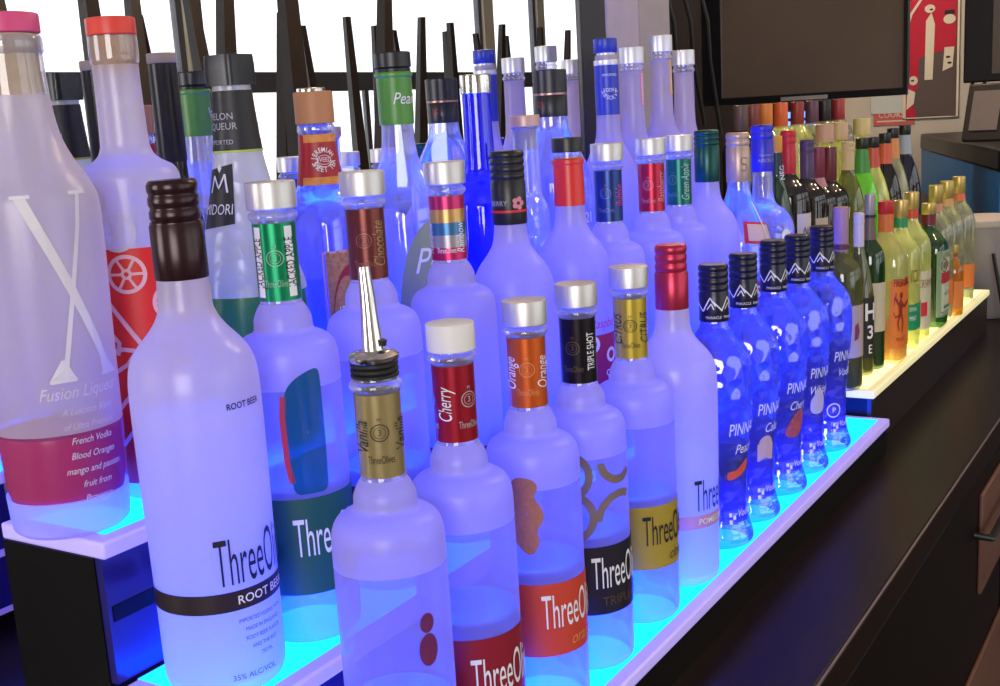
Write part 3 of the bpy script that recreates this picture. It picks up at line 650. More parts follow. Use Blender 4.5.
t = thing('vodka_bottle', 'slim frosted vodka bottle with royal blue cap and blue neck sleeve', 'bottle', (.8307, .262, T[2]), 0, GR_TOP)
S = Surf([(z*.985, r) for z, r in SV[:11]]+[(.296, .0128)]); S.body('glass_body', [FROST], t)
RB = plain('royal blue', (.02, .045, .42), .35)
Surf([(.228, .0142), (.285, .0142)]).body('neck_label', [RB], t)
lathe('collar', [(.0143, .2845), (.0146, .2860), (.0143, .2900), (.0108, .2915), (.0108, .2985)], SILVERW, t)
flatcap(RB, t, .2985, .3145, .0138)
S3 = Surf([(.228, .0145), (.285, .0145)])
S3.wrap('crest_lettering', join2d(*[move2d(text2d(ch, .0066, .9), .009*cos(a), .010*sin(a), a+pi/2) for ch, a in zip('ABSOLVT', [rad(200+24*i) for i in range(7)])], move2d(text2d('IMPORTED', .004, .9), 0, .016), move2d(text2d('VODKA', .006, .8), 0, -.001)), WHITEINK, t, -48, .257, off=.0005)
# dark bottle with tan stopper near the mirror
t = thing('liquor_bottle', 'near-black glass bottle with a flat tan stopper close to the mirror', 'bottle', (.1955, .3085, T[2]), 0, GR_TOP)
DK = [(0, .016), (.004, .0180), (.150, .0185), (.172, .0170), (.190, .0130), (.205, .0100), (.282, .0092)]
S = Surf(DK); S.body('glass_body', [DARKG], t)
lathe('sleeve', [(.0102, .215), (.0106, .217), (.0102, .286)], BLACKP, t)
flatcap(princ('tan wood stopper', (.42, .34, .28), .6), t, .2862, .2935, .0108, name='stopper')

# gold topped and blue capped bottles at the end of the blue shelf
t = thing('vodka_bottle', 'clear bottle with dusty rose gold cap, red bordered label and white slash', 'bottle', (.945, Y2, T[1]), 0, GR_MID)
ST = [(0, .034), (.003, .037), (.010, .038), (.135, .038), (.155, .0370), (.176, .0320), (.196, .0245), (.214, .0160), (.226, .0135), (.290, .0128)]
S = Surf(ST); S.body('glass_body', [CLEARB], t)
cp = screwcap('cap', princ('rose gold foil', (.55, .40, .30), .35, .4), t, .232, .290, .0143, 2, .2740, .0140)
Surf([(.232, .0145), (.274, .0145)]).wrap('cap_squiggle', join2d(ring2d(.0035, .0043, 20, 30, 300, 0, .006), ring2d(.0035, .0043, 20, -150, 120, 0, -.002)), plain('brown ink', (.12, .04, .04)), cp, -40, .251, off=.0004)
lb = S.patch('neck_tag', plain('red tag', (.70, .02, .08)), t, .160, .186, -60, 40, off=.0008, nz=4, slant=-.006)
S.patch('tag_face', princ('pale pink tag', (.75, .55, .62), .5), lb, .163, .183, -52, 32, off=.0014, nz=4, slant=-.006)
S.wrap('slash', stroke2d([(-.004, .03), (.006, -.02)], .0024), WHITEINK, t, -15, .178, off=.0022)
lb = S.patch('front_label', plain('red label', (.62, .02, .08)), t, .088, .112, -80, 75, off=.0006, nz=3)
S.wrap('label_lettering', text2d('STOLI', .020, .9, bold=.02), WHITEINK, lb, -8, .100, off=.0012)
t = thing('vodka_bottle', 'clear round-shouldered bottle with royal blue foil cap', 'bottle', (1.033, Y2, T[1]), 0, GR_MID)
AB = [(0, .034), (.003, .038), (.010, .040), (.150, .0400), (.166, .0388), (.180, .0345), (.189, .0270), (.195, .0185), (.202, .0148), (.215, .0132), (.290, .0126)]
S = Surf(AB); S.body('glass_body', [glassy('clear glass speckled', (.50, .48, .60), .62, (.8, .8, .92), .2, .04, .6, bump=.4, bscale=90, edge=.4)], t)
cp = screwcap('cap', plain('ultramarine foil', (.03, .03, .50), .35), t, .238, .296, .0142, 2, .2780, .0139)
Surf([(.238, .0144), (.278, .0144)]).wrap('cap_lettering', join2d(text2d('ABSOLUT', .0062, .9), move2d(text2d('Country of', .0045), 0, .007)), PALEINK, cp, -45, .252, off=.0004)
S.wrap('medallion', disc2d(.008), SILVERW, t, -25, .158)

# ------------------------------------------------------------------ warm shelf bottles
def prof(kind, H, r):
    if kind == 'wine': P = [(0, .9), (.01, .97), (.03, 1), (.60, 1), (.65, .95), (.69, .80), (.725, .58), (.755, .44), (.79, .40), (.96, .38)]
    elif kind == 'slope': P = [(0, .9), (.01, .97), (.03, 1), (.45, 1), (.52, .95), (.60, .82), (.68, .64), (.75, .48), (.81, .41), (.96, .38)]
    elif kind == 'square': P = [(0, .9), (.01, .97), (.03, 1), (.60, 1), (.66, .95), (.71, .78), (.76, .58), (.80, .46), (.83, .42), (.96, .42)]
    elif kind == 'tall': P = [(0, .9), (.01, .97), (.03, 1), (.62, 1), (.68, .92), (.74, .72), (.79, .52), (.83, .43), (.86, .42), (.96, .42)]
    return [(z*H, k*r*(.82 if k <= .46 and z > .5 else .9 if k <= .58 and z > .5 else 1.)) for z, k in P]
def warm(X, Y, Z, label, kind, H, r, glass, capm, caph, grp, sleeve=None, sleeveh=0., liq=None, fill=0., lab=None, name='liquor_bottle', cat='bottle', n=2., ring=None, capk='flat', cap_r=None):
    t = thing(name, label, cat, (X, Y, Z), 0, grp)
    P = prof(kind, H, r)
    S = Surf(P, n=n, n_top=2., zt=(P[4][0], P[8][0])) if n > 2 else Surf(P)
    S.body('glass_body', [glass], t, seg=36, sub=3)
    rn = P[-1][1]
    z0 = H-caph
    cr = cap_r or rn*1.12
    if capk == 'screw': screwcap('cap', capm, t, z0, H, cr, 2, z0+caph*.7)
    else: flatcap(capm, t, z0, H, cr)
    if sleeve is not None:
        S2 = Surf([(z0-sleeveh, max(rn*1.06, pchip(P, z0-sleeveh)+.0005)), (z0-.0005, rn*1.06)])
        S2.body('neck_label', [sleeve], t, seg=32)
    if ring is not None:
        lathe('neck_ring', [(rn*1.04, z0-.001), (rn*1.25, z0-.0003), (rn*1.25, z0+.003), (rn*1.04, z0+.0035)], ring, t)
    if liq is not None: 
        q = .94
        if n > 2:
            Surf([(.004, r*q), (fill, r*q)], n=n).body('liquid', [liq], t, top=True, sub=1)
        else: lathe('liquid', [(r*q, .004), (r*q, fill-.001), (r*q*.98, fill)], liq, t, bottom=False)
    if lab:
        z0l, z1l, col, a0, a1 = lab
        lb = S.patch('front_label', col, t, z0l, z1l, a0, a1, off=.0006, nz=3)
        return t, S, lb
    return t, S, None
PP = plain
GOLDC = princ('gold cap', (.62, .46, .14), .35, .6); TANC = princ('tan foil', (.55, .42, .26), .5)
t, S, lb = warm(1.045, V1-.012, T[0]+.0, 'slim bottle with lilac capsule showing behind the last mountain-capped bottle', 'wine', .285, .026, OLIVE, PP('lilac capsule', (.38, .27, .48)), .050, GW_LOW, name='wine_bottle') if False else (None, None, None)
PINKW = PP('mauve capsule', (.42, .24, .30))
t, S, lb = warm(1.1130, V1, U[0], 'wine bottle with mauve capsule and dark collar ring', 'wine', 0.2427, .028, OLIVE, PINKW, .070, GW_LOW, liq=LIQDARK, fill=.050, lab=(.045, .115, PP('beige wine label', (.50, .40, .30)), -70, 70), name='wine_bottle', capk='flat')
lathe('collar_ring', [(.0095, .187), (.0112, .188), (.0112, .1935), (.0095, .1945)], PP('dark maroon collar', (.10, .03, .05)), t)
S.wrap('label_print', fill2d([(-.004, -.012), (.002, -.010), (.005, .0), (.002, .012), (-.003, .008)]), PP('maroon print', (.25, .04, .05)), lb, -30, .08, off=.0014)
t, S, lb = warm(1.2010, V1, U[0], 'olive wine bottle with lavender white cap and black lettered label', 'slope', 0.2261, .0205, OLIVE, princ('lavender white foil', (.62, .56, .72), .4), .055, GW_LOW, liq=LIQDARK, fill=.095, lab=(.025, .110, PP('black wine label', (.015, .012, .012)), -75, 75), name='wine_bottle', capk='screw')
S.wrap('label_lettering', join2d(move2d(text2d('H', .034, .8, bold=.02), 0, .022), move2d(text2d('3', .026, 1., bold=.02), 0, -.006), move2d(text2d('E', .018, .9), 0, -.030)), WHITEINK, lb, -28, .067, off=.0014)
t, S, lb = warm(1.2432, V1-.004, U[0], 'green wine bottle with grey pewter cap and cream label', 'wine', 0.2484, .0212, GREENG, princ('pewter cap', (.38, .35, .36), .4, .5), .032, GW_LOW, sleeve=PP('brown sleeve', (.16, .11, .08)), sleeveh=.032, liq=LIQDARK, fill=.052, lab=(.055, .125, PP('cream label', (.62, .54, .36)), -80, 60), name='wine_bottle', ring=BLACKP)
ORL = princ('bright orange label', (.80, .20, .02), .5)
t, S, lb = warm(1.3010, V1-.012, U[0], 'square whiskey bottle with red cap and orange flame-creature label', 'square', 0.2333, .029, WARMC, PP('red plastic cap', (.55, .015, .02)), .018, GW_LOW, sleeve=PP('orange sleeve', (.72, .18, .04)), sleeveh=.026, liq=LIQAMB, fill=.060, n=4.5, lab=(.022, .122, ORL, -80, 20), name='whiskey_bottle')
DRED = PP('dark red print', (.30, .015, .01))
S.wrap('creature_print', join2d(disc2d(.005, 16, .002, .022), fill2d([(-.005, -.008), (.005, -.008), (.007, .010), (.002, .018), (-.006, .012)]), stroke2d([(-.005, .008), (-.014, .016), (-.013, .026)], .004, .002), stroke2d([(.006, .010), (.015, .004), (.019, .012)], .004, .002), stroke2d([(-.002, -.006), (-.008, -.018), (-.004, -.030)], .005, .0025), stroke2d([(.003, -.006), (.009, -.016), (.006, -.032)], .005, .0025), stroke2d([(-.004, -.006), (-.014, -.010), (-.018, -.002)], .003, .001), stroke2d([(-.008, .014), (-.016, .020), (-.017, .008)], .003, .001)), DRED, lb, -34, .078, off=.0014)
S.wrap('label_lettering', text2d('FIREBALL', .0155, .62, bold=.02), DRED, lb, -32, .118, off=.0016)
S.wrap('label_lettering', text2d('RED HOT', .0068, .9), DRED, lb, -32, .036, off=.0016)
MINT = PP('mint green label', (.0, .30, .12))
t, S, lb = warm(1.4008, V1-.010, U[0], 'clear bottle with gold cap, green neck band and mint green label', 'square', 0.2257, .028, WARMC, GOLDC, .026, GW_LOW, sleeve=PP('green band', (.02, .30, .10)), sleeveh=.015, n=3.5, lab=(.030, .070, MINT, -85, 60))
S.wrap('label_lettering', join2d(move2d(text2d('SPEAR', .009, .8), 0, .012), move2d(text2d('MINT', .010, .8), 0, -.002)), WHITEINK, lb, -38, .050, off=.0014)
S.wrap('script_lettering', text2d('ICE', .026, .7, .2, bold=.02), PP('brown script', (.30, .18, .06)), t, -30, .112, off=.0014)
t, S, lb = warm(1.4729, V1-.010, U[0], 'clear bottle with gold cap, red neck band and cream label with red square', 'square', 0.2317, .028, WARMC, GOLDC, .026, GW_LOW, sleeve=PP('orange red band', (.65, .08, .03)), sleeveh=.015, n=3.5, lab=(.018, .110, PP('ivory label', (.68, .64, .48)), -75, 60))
S.wrap('red_square', rect2d(.018, .022), PP('signal red', (.7, .02, .04)), lb, -35, .05, off=.0014)
S.wrap('script_lettering', text2d('CREAM', .018, .6, .2), PP('brown script', (.3, .18, .06)), lb, -32, .090, off=.0014)
JG = princ('jade label', (.22, .34, .18), .5)
t, S, lb = warm(1.5872, V1-.012, U[0], 'dark green square herbal liqueur bottle with maroon neck and framed label', 'square', 0.2040, .030, GREENG, GOLDC, .018, GW_LOW, sleeve=PP('maroon sleeve', (.16, .01, .03)), sleeveh=.018, n=4.5, lab=(.018, .128, JG, -68, 68), name='liqueur_bottle')
S.wrap('label_border', join2d(stroke2d([(-.026, -.050), (-.026, .040), (-.018, .052), (.018, .052), (.026, .040), (.026, -.050), (-.026, -.050)], .0022)), PALEINK, lb, 0, .073, off=.0014)
S.wrap('label_field', rect2d(.044, .088, 0, -.002), princ('pale mint paper', (.55, .62, .45), .5), lb, 0, .073, off=.0011)
S.wrap('red_panel', rect2d(.044, .018), PP('label red', (.50, .01, .03)), lb, 0, .083, off=.0018)
S.wrap('stag_roundel', join2d(ring2d(.009, .012, 24), disc2d(.006)), PP('brown print', (.22, .14, .06)), lb, -22, .104, off=.0018)
S.wrap('small_print', join2d(text2d('HERB', .008), rect2d(.022, .004, 0, -.022)), PP('label green', (.03, .16, .06)), lb, 0, .056, off=.0018)
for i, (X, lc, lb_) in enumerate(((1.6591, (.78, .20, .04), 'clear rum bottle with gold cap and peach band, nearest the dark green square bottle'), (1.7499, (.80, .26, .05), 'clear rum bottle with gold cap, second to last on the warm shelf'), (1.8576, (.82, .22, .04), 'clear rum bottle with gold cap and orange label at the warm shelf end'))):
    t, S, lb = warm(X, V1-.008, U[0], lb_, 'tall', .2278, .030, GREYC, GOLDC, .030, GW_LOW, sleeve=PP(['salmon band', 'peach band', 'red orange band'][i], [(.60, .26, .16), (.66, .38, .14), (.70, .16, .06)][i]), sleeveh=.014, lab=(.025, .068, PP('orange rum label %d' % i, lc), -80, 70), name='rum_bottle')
# little amber bottle between
t, S, lb = warm(1.6943, V1-.034, U[0], 'little amber bottle standing before the clear rum bottles', 'square', 0.1215, .015, glassy('amber glass', (.70, .32, .03), .4, (.95, .6, .15), .13, .06, .6), GOLDC, .014, GW_LOW, lab=(.012, .060, PP('orange mini label', (.78, .25, .05)), -80, 80), name='miniature_bottle')

# middle warm step
t, S, lb = warm(1.1440, V2, U[1], 'green glass bottle with orange and black neck sleeve', 'slope', 0.2441, .024, GREENG, PP('orange foil cap', (.75, .33, .03)), .022, GW_MID, sleeve=PP('black green sleeve', (.01, .035, .025)), sleeveh=.030)
S.wrap('sleeve_lettering', text2d('NEG', .010), WHITEINK, t, -20, .195, off=.0022, vertical=True)
t, S, lb = warm(1.1954, V2, U[1], 'dark wine bottle with bright red capsule and white label', 'wine', 0.2488, .030, DARKG, PP('red capsule', (.55, .012, .025)), .060, GW_MID, lab=(.075, .135, PP('white wine label', (.62, .58, .55)), -50, 70), name='wine_bottle', capk='screw')
S.wrap('label_print', script2d('No', .016), BLACKINK, lb, -20, .11, off=.0014)
t, S, lb = warm(1.2821, V2, U[1], 'dark wine bottle with deep purple capsule', 'wine', 0.2323, .029, DARKG, PP('purple capsule', (.07, .035, .13)), .062, GW_MID, lab=(.06, .12, PP('cream wine label', (.58, .50, .42)), -50, 70), name='wine_bottle', capk='screw')
t, S, lb = warm(1.3361, V2, U[1], 'dark wine bottle with burgundy capsule banded in pink', 'wine', 0.2194, .028, DARKG, PP('burgundy capsule', (.20, .02, .06)), .045, GW_MID, sleeve=PP('dusty pink band', (.50, .22, .28)), sleeveh=.014, name='wine_bottle')
t, S, lb = warm(1.3985, V2, U[1], 'dark wine bottle with plain maroon capsule', 'wine', 0.2162, .029, DARKG, PP('maroon capsule', (.13, .015, .03)), .055, GW_MID, name='wine_bottle')
t, S, lb = warm(1.4995, V2, U[1], 'olive wine bottle with beige capsule', 'slope', 0.2189, .029, OLIVE, TANC, .052, GW_MID, name='wine_bottle', capk='screw')
t, S, lb = warm(1.5847, V2, U[1], 'lime green liqueur bottle with black cap and green sleeve', 'slope', 0.2213, .030, LIMEG, BLACKP, .018, GW_MID, sleeve=PP('mid green sleeve', (.05, .26, .05)), sleeveh=.040)
t, S, lb = warm(1.6563, V2, U[1], 'clear liqueur bottle with black cap and red sleeve, beside the lime green bottle', 'slope', 0.2197, .030, WARMC, BLACKP, .018, GW_MID, sleeve=PP('brick red sleeve', (.55, .08, .05)), sleeveh=.034)
t, S, lb = warm(1.7393, V2, U[1], 'dark brown liqueur bottle with black cap and red sleeve', 'slope', 0.2230, .030, DARKG, BLACKP, .018, GW_MID, sleeve=PP('coral red sleeve', (.60, .10, .05)), sleeveh=.036)
t, S, lb = warm(1.7977, V2, U[1], 'pale clear liqueur bottle with black cap and orange sleeve', 'slope', 0.2295, .030, GREYC, BLACKP, .018, GW_MID, sleeve=PP('orange sleeve two', (.68, .26, .08)), sleeveh=.036)
t, S, lb = warm(1.8908, V2, U[1], 'midnight blue liqueur bottle with black cap and pale blue sleeve', 'slope', 0.2314, .030, glassy('midnight blue glass', (.012, .012, .06), .2, (.1, .1, .3), .13, .06, .4), BLACKP, .018, GW_MID, sleeve=PP('pale blue sleeve', (.30, .36, .48)), sleeveh=.036)

# top warm step: row of capsules against the wall
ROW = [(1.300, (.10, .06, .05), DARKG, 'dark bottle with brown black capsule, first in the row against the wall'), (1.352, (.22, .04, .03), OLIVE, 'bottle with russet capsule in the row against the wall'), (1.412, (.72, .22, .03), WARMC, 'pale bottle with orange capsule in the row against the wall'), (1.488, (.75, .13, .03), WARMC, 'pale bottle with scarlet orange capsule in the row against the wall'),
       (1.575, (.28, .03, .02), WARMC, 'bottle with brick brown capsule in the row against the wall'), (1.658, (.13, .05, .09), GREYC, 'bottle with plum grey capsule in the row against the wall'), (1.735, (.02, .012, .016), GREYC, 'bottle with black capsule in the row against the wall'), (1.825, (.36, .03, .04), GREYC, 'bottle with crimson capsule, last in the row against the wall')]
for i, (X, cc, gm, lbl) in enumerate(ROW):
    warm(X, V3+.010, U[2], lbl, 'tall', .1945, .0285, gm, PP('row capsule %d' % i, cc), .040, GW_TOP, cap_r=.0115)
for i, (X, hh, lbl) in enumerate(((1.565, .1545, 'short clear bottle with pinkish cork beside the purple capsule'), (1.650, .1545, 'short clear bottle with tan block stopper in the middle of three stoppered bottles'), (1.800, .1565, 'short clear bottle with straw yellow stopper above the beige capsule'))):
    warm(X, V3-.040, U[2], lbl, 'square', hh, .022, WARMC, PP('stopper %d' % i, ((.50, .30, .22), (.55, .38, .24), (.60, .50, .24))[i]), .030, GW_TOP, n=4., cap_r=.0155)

# ------------------------------------------------------------------ bar counter
WOOD = princ('dark polished bar top', (.012, .006, .005), .32, spec=.15, noise=.5, nscale=6)
FRONT = princ('black brown cabinet front', (.005, .003, .003), .4, spec=.15, noise=.4, nscale=8)
bar = thing('bar_counter', 'long dark polished back bar counter under both lit shelves', 'counter', (0, 0, -.92))
MB().box((-1.2, -.102, .880), (2.26, .32, .9198)).build('worktop', WOOD, bar, bevel=.003)
MB().box((-1.2, -.1025, .9165), (2.26, -.1012, .9192)).build('edge_trim', princ('pale counter edge', (.30, .22, .19), .3, .3), bar)  # thin paler strip along the front edge of the top
for i in range(4):
    x0 = -1.2+.865*i
    d = MB().box((x0+.006, -.098, .08), (x0+.859, -.072, .876)).build('cabinet_door', FRONT, bar, bevel=.004)
    h = MB().tube([(x0+.62, -.10, .80), (x0+.62, -.122, .80), (x0+.82, -.122, .80), (x0+.82, -.10, .80)], .005, 8).build('door_handle', princ('black steel', (.015, .015, .017), .35, .5), d)
for x0, x1, z0, z1 in ((1.19, 1.44, .70, .845), (.95, 1.44, .40, .60)):
    MB().box((x0, -.104, z0), (x1, -.0982, z1)).build('drawer_front', princ('brown drawer front', (.16, .07, .045), .5, noise=.35, nscale=9), bar, bevel=.002)
MB().box((-1.2, -.070, 0), (2.26, .32, .879)).build('carcass', FRONT, bar)

# ------------------------------------------------------------------ room shell
def struct(o): o['kind'] = 'structure'; return o
CREAM = princ('cream wall paint', (.62, .58, .52), .8, noise=.1, nscale=5)
TANW = princ('tan wall paint', (.34, .27, .22), .8, noise=.15, nscale=4)
LAVW = princ('column grey with blue light tint', (.40, .35, .46), .7, noise=.12, nscale=30)  # lavender cast of the blue shelf light put into the column colour
DARKW = princ('recess shade in wall colour', (.022, .018, .026), .7, noise=.2, nscale=6)  # darkness of the recess put into the wall colour
FLOOR = princ('dark brown floor tile', (.060, .035, .028), .35, noise=.4, nscale=3)
CEIL = princ('ceiling paint', (.50, .47, .43), .9, noise=.1, nscale=3)
ZF, ZC = -.92, 1.95
WX0, WX1, WY = -2.6, 9.4, -3.5
struct(MB().box((WX0-.1, WY-.1, ZF-.05), (WX1+.1, 1.7, ZF)).build('floor', FLOOR))
struct(MB().box((WX0-.1, WY-.1, ZC), (WX1+.1, 1.7, ZC+.05)).build('ceiling', CEIL))
struct(MB().box((WX0, .3505, ZF), (1.215, .42, ZC)).build('wall_back', CREAM))
struct(MB().box((WX0-.1, WY, ZF), (WX0, .42, ZC)).build('wall_left', TANW))
struct(MB().box((1.215, 1.55, ZF), (4.1, 1.65, ZC)).build('wall_recess', DARKW))
struct(MB().box((1.135, .42, ZF), (1.215, 1.65, ZC)).build('wall_recess_side', DARKW))
struct(MB().box((4.0, .02, ZF), (4.1, 1.55, ZC)).build('wall_end', CREAM))
struct(MB().box((3.93, .86, ZF), (3.9995, 1.5495, ZC)).build('added_dark_sheet', DARKW))  # added sheet that darkens the end wall beyond the recess; no real partition
struct(MB().box((4.1, .02, ZF), (WX1, .12, ZC)).build('wall_back_far', TANW))
struct(MB().box((WX1, WY, ZF), (WX1+.1, .12, ZC)).build('wall_right', TANW))
# column between mirror and recess
struct(MB().box((.996, .340, ZF), (1.096, .350, ZC)).build('trim_1', LAVW, bevel=.004))
struct(MB().box((1.0965, .341, ZF), (1.205, .350, ZC)).build('trim_2', princ('grey beige column paint', (.33, .30, .32), .7, noise=.1, nscale=20), bevel=.004))
# mirror
mt, nt_, out_ = nodes_of('silvered mirror')
g_ = nt_.nodes.new('ShaderNodeBsdfGlossy'); g_.inputs[0].default_value = (.93, .94, .95, 1); g_.inputs['Roughness'].default_value = 0.
nt_.links.new(g_.outputs[0], out_.inputs[0])
mir = thing('wall_mirror', 'large wall mirror behind the bottles reflecting bright windows and upturned stools', 'mirror', (0, .3455, .05))
MB().box((-1.1, 0, 0), (.925, .004, 1.5)).build('mirror_glass', mt, mir, smooth=0)
MB().box((.925, -.004, 0), (.9955, .004, 1.5)).build('frame', princ('black mirror frame', (.012, .010, .016), .35), mir, bevel=.002)
# window wall opposite, seen in the mirror
wins = [(-.6, 1.4), (1.55, 4.0), (4.10, 6.85), (6.97, 7.62), (7.72, 8.45)]
ZS, ZT = -.25, 1.75
mbw = MB(); xs = [WX0] + [a for w in wins for a in w] + [WX1]
for i in range(0, len(xs), 2): mbw.box((xs[i], WY-.08, ZF), (xs[i+1], WY, ZC))
for a, b in wins: mbw.box((a, WY-.08, ZF), (b, WY, ZS)); mbw.box((a, WY-.08, ZT), (b, WY, ZC))
struct(mbw.build('wall_front', princ('beige window wall', (.75, .68, .54), .8, noise=.1, nscale=5)))  # even beige with slight random tone
FRM = princ('grey window frame', (.10, .10, .115), .5)
GLASSP = glassy('window pane', (.9, .9, .9), trans=.97, tcol=(.97, .98, .98), gloss=.03, rough=.02)
for i, (a, b) in enumerate(wins):
    w = struct(thing('window_%d' % (i+1), None, None, ((a+b)/2, WY-.04, ZS)))
    W2 = (b-a)/2; HH = ZT-ZS
    mb = MB().box((-W2, -.02, 0), (-W2+.04, .02, HH)).box((W2-.04, -.02, 0), (W2, .02, HH)).box((-W2, -.02, 0), (W2, .02, .04)).box((-W2, -.02, HH-.04), (W2, .02, HH))
    mb.box((-W2+.04, -.03, .92), (W2-.04, .03, 1.03))
    if W2 > .9: mb.box((-.02, -.012, .04), (.02, .012, .92))
    struct(mb.build('window_frame', FRM, w))
    struct(MB().box((-W2+.04, -.004, .04), (W2-.04, .004, HH-.04)).build('window_pane', GLASSP, w))

# upturned stools on high tables, seen in the mirror -----------------------
STW = princ('dark walnut stool wood', (.020, .010, .008), .5, noise=.3, nscale=20)
def stool(X, Y, rz, first=[None]):
    if first[0] is None:
        t = thing('bar_stool', 'dark wooden stool upturned on a high table, seen in the mirror', 'stool', (0, 0, 0), 0, 'upturned stools reflected in the mirror')
        MB().box((-.19, -.19, 0), (.19, .19, .045)).build('seat', STW, t, bevel=.012)
        for sx in (-1, 1):
            for sy in (-1, 1):
                b0, t0 = (sx*.155, sy*.155), (sx*.195, sy*.195)
                p = []
                for (cx, cy), z, hw in ((b0, .045, .027), (t0, .80, .013)):
                    p += [(cx-hw, cy-hw, z), (cx+hw, cy-hw, z), (cx+hw, cy+hw, z), (cx-hw, cy+hw, z)]
                MB().hexa(p).build('leg', STW, t)
        first[0] = t; r = t
    else:
        r = first[0].copy(); COL.objects.link(r)
        for ch in list(first[0].children):
            c = ch.copy(); COL.objects.link(c); c.parent = r
    r.location = (X, Y, .12); r.rotation_euler = (0, 0, rz)
    return r
tables = [(1.88, -1.25), (3.45, -2.35), (5.05, -2.35)]
for i, (X, Y) in enumerate(tables):
    tb = thing('high_table', 'square high bar table under upturned stools, seen in the mirror', 'table', (X, Y, ZF), 0, 'high tables reflected in the mirror')
    MB().box((-.70, -.32, .98), (.70, .32, 1.04)).build('tabletop', STW, tb, bevel=.006)
    MB().tube([(0, 0, .03), (0, 0, .98)], .05, 14).build('pedestal', BLACKP, tb)
    lathe('foot', [(.30, 0), (.30, .012), (.08, .03)], BLACKP, tb)
for X, Y, a in ((1.58, -1.25, .12), (2.18, -1.22, .1), (3.02, -2.35, -.2), (3.92, -2.32, .35), (4.66, -2.35, .15), (5.42, -2.36, -.1)):
    stool(X, Y, a)

# ------------------------------------------------------------------ television and the corner beyond
def toward(o, d): pass
tv = thing('television', 'flat television hung over the end of the warm shelf', 'television', (2.6, .565, .462))
TVB = princ('television bezel', (.010, .009, .014), .3)
MB().box((0, -.238, .018), (.05, .275, .50)).build('back_case', TVB, tv, bevel=.006)
fr = MB().box((-.012, -.245, -.002), (.0, .285, .016)).box((-.012, -.245, .49), (0, .285, .502)).box((-.012, -.245, .016), (0, -.236, .49)).box((-.012, .232, .016), (0, .285, .49)).build('bezel', TVB, tv)
MB().box((-.006, -.236, .016), (-.001, .232, .49)).build('screen', princ('television screen, off', (.15, .115, .098), .07, spec=.7, noise=.25, nscale=3), tv)  # brown base colour stands in for part of the room's reflection
MB().box((-.016, -.05, .000), (-.010, .07, .010)).build('front_strip', SILVER, tv)
MB().tube([(.03, .03, .5), (.03, .03, 1.485)], .02, 10).build('ceiling_mount', BLACKP, tv)
for k in range(3):
    yk = .665-.026*k
    o = MB().tube([(1.9+.03*k, yk-.01, 1.9495), (1.9+.03*k, yk, 1.2), (1.92+.03*k, yk-.008, .85), (1.95+.03*k, yk+.010, .72), (1.96+.03*k, yk-.006, .64), (2.0+.03*k, yk+.006, .56), (2.05+.03*k, yk+.004, .44-.02*k)], .005, 8).build('hanging_cable', BLACKR)
    tag(o, 'black cable hanging in loops beside the television', 'cable', 'cables beside the television')

# poster and sheet on the end column
struct(MB().box((3.65, .273, ZF), (3.9995, .79, ZC)).build('wall_column', princ('column paint', (.52, .50, .46), .7, noise=.12, nscale=6)))
ps_ = thing('wall_poster', 'tall red and black poster with two pale figures on the column', 'poster', (3.645, .490, .377)); ps_.scale = (1., 1.171, 1.171)
MB().box((0, -.080, 0), (.005, .070, .62)).build('sheet', princ('poster dark grey', (.11, .085, .085), .4), ps_)
def flatx(name, sh, mat, par, x): return mesh(name, [(x, -a, b*.53 if par.name == 'wall_poster' else b*.62 if par.name == 'paper_sheet' else b) for a, b in sh[0]], sh[1], mat, par, smooth=0)
PR = PP('poster red', (.48, .015, .05)); PWH = PP('poster cream', (.70, .66, .56))
flatx('red_field', fill2d([(-.060, .30), (.070, .36), (.070, .62), (-.060, .62)]), PR, ps_, -.001)
flatx('red_side', fill2d([(-.060, .12), (-.030, .16), (-.028, .34), (-.060, .34)]), PR, ps_, -.0008)
flatx('red_corner', fill2d([(-.062, .01), (-.03, .01), (-.045, .09), (-.062, .12)]), PR, ps_, -.001)
flatx('border', join2d(stroke2d([(-.066, .006), (.076, .006), (.076, .615)], .006), stroke2d([(-.066, .006), (-.066, .44), (-.05, .54), (-.02, .62)], .008)), PWH, ps_, -.002)
flatx('figure_print', join2d(fill2d([(-.012, .20), (.010, .20), (.014, .48), (.004, .54), (-.010, .50)]), fill2d([(.036, .24), (.062, .26), (.066, .36), (.040, .36)]), disc2d(.016, 18, .052, .50, 1.5), disc2d(.014, 18, 0, .56, 1.5), disc2d(.012, 16, -.042, .20, 2.), fill2d([(-.060, .05), (-.040, .08), (-.036, .14), (-.058, .16)])), PWH, ps_, -.0025)
flatx('figure_detail', join2d(disc2d(.006, 12, .050, .31), disc2d(.006, 12, .054, .28), disc2d(.005, 12, -.044, .20), disc2d(.005, 10, .004, .555), rect2d(.026, .02, .052, .535)), BLACKINK, ps_, -.003)
sh_ = thing('paper_sheet', 'pale blue notice sheet beside the red poster', 'notice', (3.6465, .612, .400)); sh_.scale = (1., 1.171, 1.171)
MB().box((0, -.040, 0), (.003, .055, .60)).build('sheet', princ('pale blue paper', (.52, .58, .60), .6), sh_)
flatx('picture_print', join2d(*[disc2d(.012, 12, x, z, 2.) for x, z in ((-.01, .34), (.012, .345), (-.004, .29), (.018, .29))]), PP('grey picture', (.06, .05, .05)), sh_, -.001)
flatx('print_lines', join2d(rect2d(.05, .03, 0, .46), rect2d(.05, .012, 0, .43)), PP('grey green print', (.30, .38, .36)), sh_, -.001)
st_ = thing('wall_sticker', 'red and white sticker low on the column', 'sticker', (3.6478, .610, .360)); st_.scale = (1., 1.171, 1.171)
MB().box((0, -.065, 0), (.002, .05, .060)).build('sheet', PP('faded red sticker', (.55, .13, .13)), st_)
